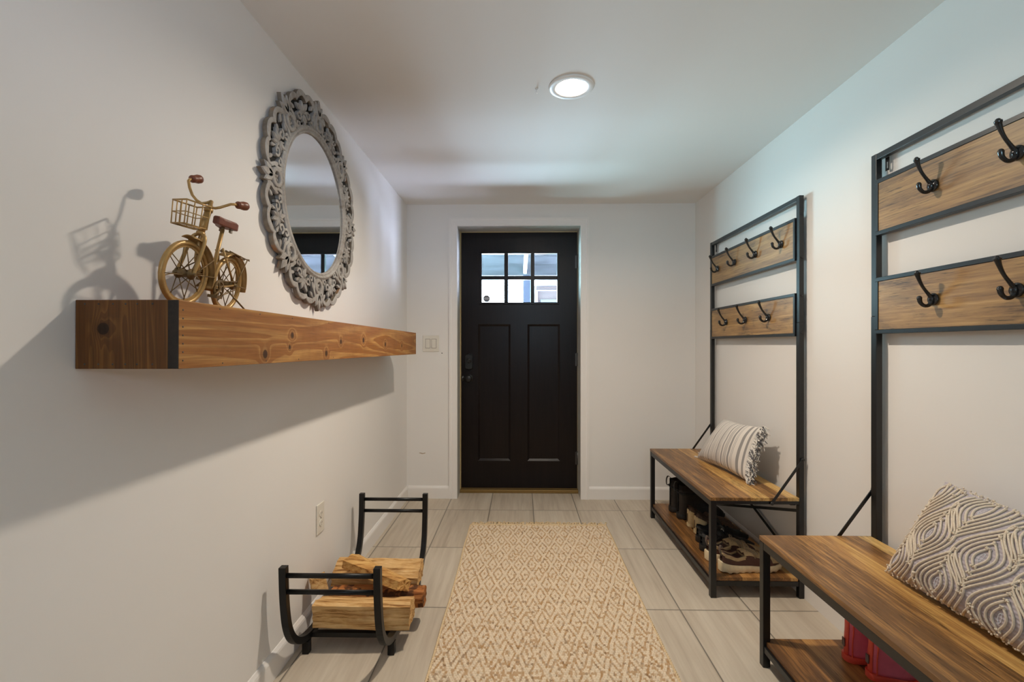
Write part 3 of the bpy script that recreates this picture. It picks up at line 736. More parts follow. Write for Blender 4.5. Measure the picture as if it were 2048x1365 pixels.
# handlebar: swept cruiser bar, grips
hbz = HT + upv * .012
W0 = -slat
pl = [hbz + upv * .010 - sfd * .004, hbz + W0 * .012 - upv * .002 + sfd * .010, hbz + W0 * .036 + upv * .014 + sfd * .012, hbz + W0 * .052 + upv * .046 + sfd * .010, hbz + W0 * .054 + upv * .054 - sfd * .002]
pr = [hbz + upv * .010 - sfd * .004, hbz - W0 * .012 - upv * .008 + sfd * .008, hbz - W0 * .030 - upv * .004 + sfd * .006, hbz - W0 * .046 + upv * .010 - sfd * .006, hbz - W0 * .050 + upv * .014 - sfd * .022]
hm = MB(); hm.tube(smooth_path(pl, 2), .0032, 8); hm.tube(smooth_path(pr, 2), .0032, 8); hm.tube([HT, hbz + upv * .010 - sfd * .004], .0045, 8)
hb_ = hm.build('handlebar', M['brass'], bk)
gp = [(.0058, 0), (.0088, .003), (.0088, .008), (.0078, .010), (.0094, .014), (.0106, .022), (.0098, .030), (.0070, .034), (0, .0345)]
for e, ax in ((pl[-1] + sfd * .002, -sfd * 1 + upv * .35 - slat * .02), (pr[-1], -sfd + upv * .22 + slat * .15)):
    MB().lathe(gp, e, tuple(ax), 18).build('grip', M['gripw'], hb_)
# basket
ca_, sa_ = math.cos(R(26)), math.sin(R(26))
bfd = (sfd * ca_ - slat * sa_).normalized(); blt = (slat * ca_ + sfd * sa_).normalized()
def bpnt(a, l, h): return HB + upv * (.010 + h) + bfd * (.004 + a) + blt * (l + .004)
bs = MB(); W_, D_, H_ = .028, .052, .052
def rect(h, q, r=.0018):
    bs.tube([bpnt(0, -W_ * q, h), bpnt(D_ * q, -W_ * q, h), bpnt(D_ * q, W_ * q, h), bpnt(0, W_ * q, h)], r, 6, True)
rect(H_, 1.0, .0020); rect(H_ * .5, .97, .0012); rect(0, .94, .0018)
for i in range(4):
    l = -1 + 2 * i / 3
    bs.tube([bpnt(D_ * .94, W_ * .94 * l, 0), bpnt(D_, W_ * l, H_)], .0013, 5); bs.tube([bpnt(0, W_ * .94 * l, 0), bpnt(D_ * .94, W_ * .94 * l, 0)], .0011, 5)
for i in range(3):
    a = i / 3
    for l in (-1, 1): bs.tube([bpnt(D_ * .94 * a, W_ * .94 * l, 0), bpnt(D_ * a, W_ * l, H_)], .0013, 5)
bs.build('basket', M['brass'], bk)
# rear carrier and kickstand
rc = MB()
for l in (-1, -.33, .33, 1): rc.tube([bp(.045, .016 * l, .158), bp(-.062, .020 * l, .152)], .0016, 6)
for a in (.045, -.01, -.062): rc.tube([bp(a, -.020, .155), bp(a, .020, .155)], .0016, 6)
for l in (-1, 1): rc.tube([bp(0, .022 * l, WR), bp(-.050, .020 * l, .152)], .0015, 6)
rc.build('carrier', M['brassd'], bk)
kf = Vector((-.752, 1.290, ZS + .0015)); ks = MB(); ks.tube([bp(.03, .018, .058), kf], .0022, 6); ks.ball(kf, .0026, 5); ks.build('kickstand', M['brassd'], bk)

# ------------------------------------------------------------------ log rack and firewood
lr = thing('log_rack', 'black metal curved firewood rack on the floor by the left wall', 'log rack', (-.65, 2.0, 0))
prof = [(-.400, .392), (-.397, .32), (-.390, .25), (-.376, .18), (-.350, .125), (-.310, .085), (-.255, .058), (-.190, .045), (-.10, .042), (0, .042)]
prof = prof + [(-y, z) for y, z in reversed(prof[:-1])]
LXA, LXB = -.808, -.486
for x in (LXA, LXB):
    MB().tube(smooth_path([(x, 2.0 + y, z + .013) for y, z in prof], 4), 0, sq=(.024, .024), up=(1, 0, 0)).build('side_bar', M['rackblack'], lr, bevel=.0012)
    for y in (1.775, 2.225):
        MB().box((x - .0125, y - .0125, 0), (x + .0125, y + .0125, .047)).build('foot', M['rackblack'], lr, bevel=.001)
for y in (1.600, 2.400):
    for z in (.375, .318): MB().tube([(LXA, y + (.003 if y < 2 else -.003) * (z < .35), z), (LXB, y + (.003 if y < 2 else -.003) * (z < .35), z)], .0085, 12).build('end_rail', M['rackblack'], lr)
for y in (1.80, 2.20): MB().box((LXA + .012, y - .010, .048), (LXB - .012, y + .010, .066)).build('cross_bar', M['rackblack'], lr, bevel=.001)

def woodmat(name, c0, c1, c2, bark=None):
    m = NT(name); v = m.co(); s = m.sep(v)
    wob = m.noise(v, 5, 3, .5)
    cv = m.comb(m.math('MULTIPLY', s[0], 5), m.math('MULTIPLY', s[1], 60), m.math('MULTIPLY', m.math('ADD', s[2], m.math('MULTIPLY', wob, .03)), 75))
    g = m.noise(cv, 1, 5, .65, .4); b = m.noise(v, 7, 4, .6)
    c = m.ramp(g, [(.36, c0), (.46, c1), (.60, c2)])
    c = m.mix(m.ramp(b, [(.5, (0, 0, 0)), (.75, (.55, .55, .55))]), c, c0)
    if bark:
        d = m.noise(v, 22, 4, .6); c = m.mix(m.ramp(d, [(.50, (0, 0, 0)), (.58, (1, 1, 1))]), c, bark)
    m.base(c); m.set(.75, spec=.2); m.bump(g, .7, .004); return m.m
M['split'] = woodmat('split_oak', lin(134, 92, 50), lin(202, 158, 100), lin(226, 190, 136))
M['bark'] = woodmat('orange_inner_bark', lin(110, 62, 30), lin(166, 102, 52), lin(190, 128, 74), lin(84, 52, 30))
M['wedge'] = woodmat('split_oak_pale', lin(138, 92, 46), lin(196, 146, 84), lin(220, 178, 112))
def log(label, poly, a, b, mat, seed, twist=0., tw=.004, taper=1.0):
    """irregular split log: polygon section (y,z offsets) swept from a to b"""
    a, b = Vector(a), Vector(b); d = b - a; N = 36
    dn = d.normalized(); side = Vector((0, 0, 1)).cross(dn).normalized(); up_ = dn.cross(side)
    ov = []; m_ = 6
    for i in range(len(poly)):
        p, q = poly[i], poly[(i + 1) % len(poly)]
        for j in range(m_): t_ = j / m_; ov.append((p[0] * (1 - t_) + q[0] * t_, p[1] * (1 - t_) + q[1] * t_))
    n = len(ov)
    def s_(u, v_):
        k = int(round(v_ * n)) % n; y, z = ov[k]; tt = u; q = 1 + (taper - 1) * u
        c, sn = math.cos(twist * u), math.sin(twist * u); y, z = (y * c - z * sn) * q, (y * sn + z * c) * q
        e = .007 * noise.noise(Vector((seed + 5 * u, y * 45, z * 45))) if u in (0, 1) else 0
        p = a + d * (u + (0)) + dn * e + side * y + up_ * z
        w1 = noise.noise(Vector((u * 2.2 + seed, y * 30, z * 30))) * tw * 1.6 + noise.noise(Vector((u * 5 + seed, y * 140 + 9, z * 140))) * tw * .8
        r = Vector((0, y, z)); r = (side * y + up_ * z).normalized(); return p + r * w1
    mb = MB(); mb.grid(s_, N, n, True)
    e0 = [mb.v[j * (N + 1)] for j in range(n)]; e1 = [mb.v[j * (N + 1) + N] for j in range(n)]
    for e in (e0, e1):
        c = Vector([sum(q[i] for q in e) / n for i in range(3)]); vv = [Vector(q) for q in e]
        for q in (.66, .33): vv += [c + (Vector(p_) - c) * q + dn * .003 * noise.noise((Vector(p_) * q) * 60) for p_ in e]
        vv.append(c); mb.add(vv, [(r_ * n + j, r_ * n + (j + 1) % n, (r_ + 1) * n + (j + 1) % n, (r_ + 1) * n + j) for r_ in (0, 1) for j in range(n)] + [(2 * n + j, 2 * n + (j + 1) % n, 3 * n) for j in range(n)])
    o = mb.build('split_log', mat, None); o.data.update()
    # origin to the log's middle
    mid = (a + b) / 2; o.data.transform(Matrix.Translation(-mid)); o.location = mid
    md = o.modifiers.new('e', 'EDGE_SPLIT'); md.split_angle = R(38)
    return tag(o, label, 'log', 'split logs in the rack')
log('large split log with coarse grain lying lowest at the front of the rack', [(-.045, -.045), (.050, -.040), (.046, .030), (-.02, .050), (-.050, .046)], (-.792, 1.832, .124), (-.425, 1.842, .121), M['split'], 1.3, .05, .004)
log('broad pale split log at the back of the rack', [(-.075, -.04), (.06, -.045), (.065, .025), (.02, .045), (-.075, .0)], (-.822, 2.105, .155), (-.448, 2.11, .15), M['split'], 4.7, -.05, .004)
log('orange barked round log in the middle, poking out to the right', [(-.040, -.026), (0, -.044), (.042, -.03), (.048, .008), (.02, .034), (-.03, .033), (-.046, .010)], (-.780, 1.949, .122), (-.400, 1.958, .122), M['bark'], 8.1, .1, .003)
log('yellow wedge shaped log lying tilted on top of the pile', [(-.046, -.016), (.034, -.026), (.044, .008), (.004, .024), (-.042, .016)], (-.738, 2.040, .228), (-.468, 1.902, .194), M['wedge'], 2.2, -.3, .003)
log('short grey ended log piece at the wall end of the pile', [(-.03, -.025), (.03, -.03), (.034, .02), (-.02, .03)], (-.842, 1.885, .198), (-.792, 1.915, .203), M['split'], 6.4, 0, .003)

# ------------------------------------------------------------------ jute runner
def runner():
    x0, x1, y0, y1 = -.322, .540, .95, 3.035
    cw, rh = .0105, .0115; nc = int((x1 - x0) / cw); nr = int((y1 - y0) / rh); K = 4
    rnd = random.Random(3); vs = []; cols = []; W = nc * K + 1; H = nr * K + 1
    cream = lin(226, 210, 186); jute = lin(168, 124, 70); deep = lin(124, 86, 44)
    tri = lambda q: abs((q % 1) * 2 - 1)
    cell = {}
    def stitch(c, r):
        key = (c, r)
        if key in cell: return cell[key]
        far = min(1, max(0, (r / nr - .12) / .55)); wear = noise.noise(Vector((c * .09, r * .06, 2.0)))
        loose = 1 if rnd.random() < (.05 + .13 * (1 - far)) + .10 * max(0, wear) else 0
        cell[key] = (rnd.uniform(.45, 1.0), rnd.uniform(.72, 1.28), loose, rnd.uniform(-.07, .07), jute if rnd.random() < .8 else deep); return cell[key]
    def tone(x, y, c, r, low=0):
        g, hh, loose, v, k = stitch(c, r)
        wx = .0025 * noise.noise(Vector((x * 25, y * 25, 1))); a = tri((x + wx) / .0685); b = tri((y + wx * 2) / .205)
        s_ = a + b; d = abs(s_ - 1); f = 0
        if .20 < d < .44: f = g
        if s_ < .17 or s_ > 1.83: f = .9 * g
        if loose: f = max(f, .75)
        f = max(f, .42 * low) * .88  # row valleys tinted darker to stand in for shade between stitch rows
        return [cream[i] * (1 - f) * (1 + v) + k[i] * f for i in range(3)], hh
    for j in range(H):
        r = min(nr - 1, j // K); fy = (j % K) / K if j < H - 1 else 1
        for i in range(W):
            c = min(nc - 1, i // K); fx = (i % K) / K if i < W - 1 else 1
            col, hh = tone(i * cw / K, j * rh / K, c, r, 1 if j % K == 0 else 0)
            sx = math.sin(PI * ((fx + .5 * (r % 2)) % 1)); sy = math.sin(PI * fy)
            h = .0030 + .0078 * hh * (sx ** .7) * (sy ** .8) if sy > 0 and sx > 0 else .0050
            e = .004 * noise.noise(Vector((j * .05, 0 if i < W / 2 else 9, 0)))
            wob = .0035 * noise.noise(Vector((i * .02, j * .02, 4)))
            edge = i in (0, W - 1) or j in (0, H - 1)
            vs.append((x0 + i * cw / K + e + wob, y0 + j * rh / K + .003 * noise.noise(Vector((i * .03, j * .03, 7))), .0006 if edge else h)); cols.append(col)
    fs = [(j * W + i, j * W + i + 1, (j + 1) * W + i + 1, (j + 1) * W + i) for j in range(H - 1) for i in range(W - 1)]
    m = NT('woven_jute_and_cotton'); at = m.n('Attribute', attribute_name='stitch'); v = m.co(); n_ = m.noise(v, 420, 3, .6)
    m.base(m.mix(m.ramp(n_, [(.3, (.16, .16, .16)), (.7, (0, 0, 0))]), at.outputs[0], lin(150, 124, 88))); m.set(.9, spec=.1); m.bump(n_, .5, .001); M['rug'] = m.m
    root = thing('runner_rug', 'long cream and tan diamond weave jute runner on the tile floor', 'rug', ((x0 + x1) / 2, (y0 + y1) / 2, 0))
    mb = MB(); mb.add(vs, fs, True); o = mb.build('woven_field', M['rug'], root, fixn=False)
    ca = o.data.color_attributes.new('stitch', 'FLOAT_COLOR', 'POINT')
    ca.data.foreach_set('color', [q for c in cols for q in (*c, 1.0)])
    M['fringe'] = plain('cotton_fringe', lin(214, 190, 152), .9, var=.2, nscale=200)
    fg = MB()
    for i in range(210):
        x = x0 + (x1 - x0) * (i + rnd.random() * .7) / 210; L = rnd.uniform(.014, .040); d = rnd.uniform(-.024, .024); q = rnd.uniform(-.01, .01)
        fg.tube(smooth_path([(x, y1 - .008, .006), (x + d * .3 + q, y1 + L * .4, .010 + rnd.random() * .014), (x + d, y1 + L, .003 + rnd.random() * .010)], 3), rnd.uniform(.0018, .0032), 5)
    for y in (y1 - .001, y1 - .0055): fg.tube([(x0 + (x1 - x0) * i / 60, y + rnd.uniform(-.002, .002), .0075 + rnd.uniform(0, .003)) for i in range(61)], .0042, 6)
    fo = fg.build('fringe', M['fringe'], root); fo['kind'] = 'stuff'
    ed = MB()
    for x in (x0 - .001, x1 + .001):
        for ph in (0, PI):
            ed.tube([(x + .003 * math.sin(y_ * 260 + ph) + .004 * noise.noise(Vector((y_ * 4, x, 0))), y_, .006 + .0025 * math.cos(y_ * 260 + ph)) for y_ in [y0 + (y1 - y0) * i / 340 for i in range(341)]], .0036, 5)
    ed.build('edge_binding', M['fringe'], root)
runner()

# ------------------------------------------------------------------ cushions
def cushion_fn(BL, BR, TL, TR, thick, inset, nrm, ear=.02, p=.5):
    BL, BR, TL, TR = map(Vector, (BL, BR, TL, TR)); nrm = Vector(nrm).normalized(); C = (BL + BR + TL + TR) / 4
    def f_(u, v, side):
        a, b = 2 * u - 1, 2 * v - 1
        q = 1 - inset * (1 - b * b) ; w_ = 1 - inset * (1 - a * a)           # edges bow inward, corners stay
        uu, vv = .5 + a * q / 2 * 1.0, .5 + b * w_ / 2
        P = (BL * (1 - uu) + BR * uu) * (1 - vv) + (TL * (1 - uu) + TR * uu) * vv
        k = max(0, (1 - abs(a) ** 2.4) * (1 - abs(b) ** 2.4)) ** p
        wr = .004 * noise.noise(Vector((u * 6, v * 5, side * 3.0 + thick))) * k
        P = P + nrm * side * (thick / 2 * k + wr)
        P.z = max(P.z, BL.z + .0015)
        return P
    return f_
def cushion(root, f_, mat, name='cover', nu=40, nv=28):
    mb = MB(); mb.grid(lambda u, v: f_(u, v, 1), nu, nv); mb.grid(lambda u, v: f_(u, v, -1), nu, nv, flip=True)
    o = mb.build(name, mat, root); 
    uv = o.data.uv_layers.new(name='cloth'); 
    for pl_ in o.data.polygons:
        for li, vi in zip(pl_.loop_indices, pl_.vertices):
            k = vi % ((nu + 1) * (nv + 1)); uv.data[li].uv = ((k % (nu + 1)) / nu, (k // (nu + 1)) / nv)
    return o
# striped pillow
za = .4615
pa = thing('striped_pillow', 'white pillow with grey woven stripes and a fringed end on the far bench', 'pillow', (1.17, 2.65, za))
m = NT('striped_cotton'); uvn = m.n('TexCoord').outputs['UV']; s = m.sep(uvn); u_ = s[0]
W_, G_, D_ = lin(222, 214, 205), lin(164, 159, 156), lin(138, 134, 132)
st = [(0, W_)]
for a, wd, c in [(.03, .012, D_), (.0425, .006, G_), (.055, .012, D_), (.08, .012, D_), (.105, .012, D_), (.13, .012, D_), (.155, .012, D_), (.185, .014, D_), (.225, .007, G_), (.245, .007, G_), (.265, .007, G_), (.30, .020, D_), (.345, .007, G_), (.365, .007, G_), (.385, .007, G_), (.40, .007, G_), (.43, .007, G_), (.475, .020, D_), (.45, .006, G_), (.503, .006, G_), (.515, .007, G_), (.535, .007, G_), (.575, .022, D_), (.625, .009, D_), (.645, .009, D_), (.665, .009, D_), (.70, .030, D_), (.755, .008, G_), (.775, .008, G_)]:
    st += [(a, c), (a + wd, W_)]
def steps(sock, st):
    col = None
    for i in range(0, len(st), 30):
        pass
    base = m.n('RGB').outputs[0]; base.default_value = (*W_, 1); out = base
    for k in range(1, len(st) - 1, 2):
        a, c = st[k]; b = st[k + 1][0]
        msk = m.math('MULTIPLY', m.math('GREATER_THAN', sock, a), m.math('LESS_THAN', sock, b)); out = m.mix(msk, out, c)
    return out
st += [(.845, D_), (.885, W_), (.925, D_), (.948, W_)]
col = steps(u_, st)
wv = m.math('MULTIPLY', m.math('SINE', m.math('MULTIPLY', s[1], 420)), .5)
wv2 = m.math('MULTIPLY', m.math('SINE', m.math('MULTIPLY', u_, 700)), .5); wvv = m.math('MULTIPLY', wv, wv2)
col = m.mix(m.math('MULTIPLY', m.math('ADD', wv, .5), .22), col, W_)
m.base(col); m.set(.9, spec=.1, sheen=.2); m.bump(wvv, .35, .0012); M['stripe'] = m.m
fa = cushion_fn((1.080, 2.945, za + .004), (1.150, 2.425, za + .004), (1.195, 2.815, .726), (1.232, 2.430, .742), .135, .075, (-.80, -.12, .42))
cushion(pa, fa, M['stripe'])
M['fr_w'] = plain('white_yarn', lin(222, 216, 208), .9, var=.15, nscale=300); M['fr_g'] = plain('grey_yarn', lin(108, 106, 108), .9, var=.2, nscale=300)
rnd = random.Random(11)
for mat, cnt in ((M['fr_w'], 190), (M['fr_g'], 110)):
    fg = MB()
    for i in range(cnt):
        v = rnd.uniform(.0, 1.0); e = fa(1, v, 1); e0 = fa(.975, v, 1); d = Vector((rnd.uniform(-.6, .35), -1.0, rnd.uniform(-.75, .1))).normalized(); L = rnd.uniform(.026, .056)
        p = [e0, e + d * L * .4 + Vector((rnd.uniform(-.014, .004), 0, rnd.uniform(-.004, .010))), e + d * L + Vector((rnd.uniform(-.016, .004), 0, rnd.uniform(-.016, .004)))]
        for q in p: q.z = max(q.z, za + .002); q.x = min(q.x, 1.260)
        fg.tube(smooth_path(p, 3), .0022, 5)
    if mat is M['fr_w']:
        for i in range(26):
            v = rnd.uniform(0, 1); e = fa(0, v if i > 12 else .02 * rnd.random(), 1); d = Vector((-.3, .9, rnd.uniform(-.2, .2))); p = [e, e + d * .012, e + d * rnd.uniform(.016, .026)]
            for q in p: q.z = max(q.z, za + .002)
            fg.tube(p, .0018, 5)
    fo = fg.build('fringe', mat, pa); fo['kind'] = 'stuff'
# corded pillow
zb = .4665
pb = thing('corded_pillow', 'lilac grey pillow with raised cream cord loops on the near bench', 'pillow', (1.17, 1.18, zb))
m = NT('lilac_grey_quilted_cotton'); uvn = m.n('TexCoord').outputs['UV']; s = m.sep(uvn); v = m.co(); n_ = m.noise(v, 90, 4, .6)
q = m.math('SINE', m.math('MULTIPLY', m.math('ADD', s[1], m.math('MULTIPLY', s[0], -.1)), 210))
m.base(m.ramp(n_, [(.3, lin(172, 164, 170)), (.7, lin(194, 186, 192))])); m.set(.9, spec=.1, sheen=.2); m.bump(m.math('ADD', m.math('MULTIPLY', q, .5), m.math('MULTIPLY', n_, .3)), .45, .0025); M['lilac'] = m.m
M['cord'] = plain('cream_cotton_cord', lin(220, 206, 186), .9, var=.12, nscale=220, bump=.4)
fb_ = cushion_fn((1.112, 1.470, zb + .003), (1.108, .905, zb + .003), (1.236, 1.408, .762), (1.236, .890, .742), .150, .055, (-.88, 0, .40))
cushion(pb, fb_, M['lilac'], nu=48, nv=32)
cdm, tuf, bead = MB(), MB(), MB()
UW, VH = .565, .312                            # size in metres
def onp(x, y, lift=.0022):
    u, v = x / UW, y / VH
    if not (.012 < u < .988 and .02 < v < .98): return None
    p = fb_(u, v, 1); e = .004; a = fb_(min(1, u + e), v, 1) - fb_(u - e, v, 1); b = fb_(u, min(1, v + e), 1) - fb_(u, v - e, 1)
    nn = a.cross(b).normalized(); 
    if nn.x > 0: nn = -nn
    return p + nn * lift
def cordline(pts, r=.0031):
    run = []
    for x, y in pts + [(-9, -9)]:
        p = onp(x, y)
        if p is None:
            if len(run) > 3: cdm.tube(run, r, 6)
            if run and len(run) > 3:
                for e in (run[0], run[-1]): 
                    for _ in range(3): tuf.ball(e + Vector((rnd.uniform(-.003, .001), rnd.uniform(-.004, .004), rnd.uniform(-.003, .003))), .0028, 3)
            run = []
        else: run.append(p)
CWd, CHt, tlt = .172, .225, .16
for ci in range(-3, 11):
    for ri in range(-3, 6):
        cx0 = ci * CWd / 2 + .03; cy0 = ri * CHt + (ci % 2) * CHt / 2 + .05
        for k in range(1, 6):
            wd = CWd / 2 * (.19 + .74 * (k - 1) / 4); ht = CHt / 2 * (.25 + .68 * (k - 1) / 4)
            for sg in (-1, 1):
                pts = []; n_ = 26
                for i in range(n_ + 1):
                    y = ht * (2 * i / n_ - 1); x = sg * max(.0035, wd * max(0, math.cos(PI * y / (2 * ht))) ** (.85 + .10 * k))
                    pts.append((cx0 + x + tlt * y, cy0 + y + .10 * x))
                cordline(pts, .0028)
            for sgn in (-1, 1):
                e = onp(cx0 + tlt * ht * sgn, cy0 + ht * sgn)
                if e is not None:
                    for _ in range(5): tuf.ball(e + Vector((rnd.uniform(-.004, .001), rnd.uniform(-.005, .005), rnd.uniform(-.004, .004))), .0025, 3)
        for i in range(22):
            a = 2 * PI * i / 22; y = .012 * math.cos(a); x = .0042 * math.sin(a); e = onp(cx0 + x + tlt * y, cy0 + y, .0008)
            if e is not None: bead.ball(e, .0010, 3)
for i in range(120):
    v = rnd.choice((0.004, .996)); u = rnd.random(); e = fb_(u, v, 1)
    for _ in range(2): tuf.ball(e + Vector((rnd.uniform(-.004, .003), rnd.uniform(-.005, .005), rnd.uniform(-.001, .004) if v < .5 else rnd.uniform(-.003, .004))), .0028, 3)
for v_ in tuf.v: pass
tuf.v = [(x, y, max(z, zb + .001)) for x, y, z in tuf.v]; cdm.v = [(x, y, max(z, zb + .001)) for x, y, z in cdm.v]
o = cdm.build('cord_loops', M['cord'], pb); o['kind'] = 'stuff'
o = tuf.build('cord_knots', M['cord'], pb); o['kind'] = 'stuff'
M['bead'] = plain('glass_seed_bead', lin(230, 232, 238), .15, spec=.7); o = bead.build('beads', M['bead'], pb); o['kind'] = 'stuff'

# ------------------------------------------------------------------ footwear
def interp(tab, s_):
    for (a, x), (b, y) in zip(tab, tab[1:]):
        if s_ <= b:
            t_ = (s_ - a) / (b - a) if b > a else 0; t_ = t_ * t_ * (3 - 2 * t_); return x + (y - x) * t_
    return tab[-1][1]
WID = [(0, .26), (.02, .46), (.06, .62), (.14, .74), (.30, .76), (.42, .76), (.65, 1.0), (.80, .94), (.90, .72), (.96, .46), (.99, .22), (1, .08)]
class Shoe:
    def __init__(s, name, label, group, heel, ang, L, W, cat='shoe'):
        s.root = thing(name, label, cat, heel, group); s.o = Vector(heel); s.f = Vector((math.cos(ang), math.sin(ang), 0)); s.l = Vector((-math.sin(ang), math.cos(ang), 0)); s.L, s.W = L, W
    def p(s, a, l, h): return s.o + s.f * a * s.L + s.l * l + Vector((0, 0, h))
    def w(s, a): return s.W / 2 * interp(WID, a)
    def sole(s, name, mat, htab, flare=1.10, lug=0, toe=.006, ext=.02):
        mb = MB(); N = 40; out = []
        for i in range(N + 1): out.append((-ext + (1 + 2 * ext) * i / N, 1))
        for i in range(N, -1, -1): out.append((-ext + (1 + 2 * ext) * i / N, -1))
        lev = [0, .18, .5, .85, 1.0]; fl = [.93, 1.0, 1.03, 1.0, .95]; vs = []; n = len(out)
        for q, g in zip(lev, fl):
            for k, (a, sg) in enumerate(out):
                aa = min(1, max(0, (a + ext) / (1 + 2 * ext))); top = interp(htab, aa); rise = toe * max(0, (aa - .75) / .25) ** 2 + .25 * toe * max(0, (.08 - aa) / .08)
                lg = lug * (1 if (k // 2) % 2 else 0) * (1 - q)
                vs.append(s.p(a, sg * s.w(aa) * flare * g, rise + lg * .6 + q * (top - rise)))
        fs = [(j * n + i, j * n + (i + 1) % n, (j + 1) * n + (i + 1) % n, (j + 1) * n + i) for j in range(len(lev) - 1) for i in range(n)]
        fs += [tuple(reversed(range(n))), tuple((len(lev) - 1) * n + i for i in range(n))]
        mb.add(vs, fs, True); o = mb.build(name, mat, s.root); md = o.modifiers.new('e', 'EDGE_SPLIT'); md.split_angle = R(50); return o
    def upper(s, name, mat, base, htab, col_end, depth=.6, puff=.75, wtab=None, lean=0.):
        mb = MB()
        def f_(u, t_):
            a = u; h = interp(htab, a); th = PI * t_; c = math.cos(th); sn = math.sin(th)
            l = s.w(a) * (interp(wtab, a) if wtab else 1) * (abs(c) ** puff) * (1 if c > 0 else -1); b = interp(base, a); z = b + h * sn ** .62
            if a < col_end and .16 < t_ < .84:
                q = 1 - abs(t_ - .5) / .34; z2 = b + h * (1 - depth * min(1, q * 2.2)); k = 1
                if a > col_end - .08: k = max(0, (col_end - a) / .08)
                z = z * (1 - k) + z2 * k if q > .0 else z
            return s.p(a, l, z)
        mb.grid(f_, 34, 32); o = mb.build(name, mat, s.root, fixn=True); return o
    def collar(s, name, mat, base, htab, col_end, r, t_=.165, wtab=None, puff=.75):
        pts = []
        for sg, seq in ((1, range(0, 15)), (-1, range(14, -1, -1))):
            for i in seq:
                a = .012 + (col_end - .03) * i / 14; th = PI * t_
                pts.append(s.p(a, sg * s.w(a) * (interp(wtab, a) if wtab else 1) * math.cos(th) ** puff, interp(base, a) + interp(htab, a) * math.sin(th) ** .62 + r * .2))
        return MB().tube(pts, r, 8, True).build(name, mat, s.root)

SZA = .0935
M['choc'] = plain('chocolate_suede', lin(82, 52, 42), .7, var=.12, nscale=120, bump=.15)
M['choc2'] = plain('grey_brown_mesh', lin(96, 82, 74), .75, var=.2, nscale=200)
M['creamf'] = plain('cream_foam_sole', lin(226, 208, 172), .7, var=.08, nscale=50)
M['tan'] = plain('tan_suede', lin(186, 160, 120), .8, var=.12, nscale=90)
M['lace'] = plain('taupe_lace', lin(150, 132, 108), .85, var=.2, nscale=260)
M['lining'] = plain('dark_lining', lin(40, 30, 27), .9)
M['blk'] = plain('black_shoe_fabric', (.012, .012, .012), .7, var=.2, nscale=150)
M['blk2'] = plain('black_rubber', (.010, .010, .010), .5)
M['boot'] = plain('dark_brown_boot_leather', lin(40, 33, 28), .6, var=.25, nscale=60, bump=.2)
M['boot2'] = plain('boot_sole_rubber', lin(30, 26, 23), .6)
M['fleece'] = plain('cream_textured_fabric', lin(206, 184, 140), .9, var=.12, nscale=160, bump=.5)
M['mocb'] = plain('brown_patterned_fabric', lin(98, 74, 58), .85, var=.3, nscale=180)
M['white'] = plain('white_print', lin(228, 226, 222), .6)
M['pink'] = plain('pink_rubber', lin(236, 122, 150), .38, var=.05, nscale=40)
M['coral'] = plain('coral_red_rubber', lin(232, 90, 74), .38, var=.05, nscale=40)
M['greyr'] = plain('grey_rubber_tab', lin(118, 100, 98), .6)

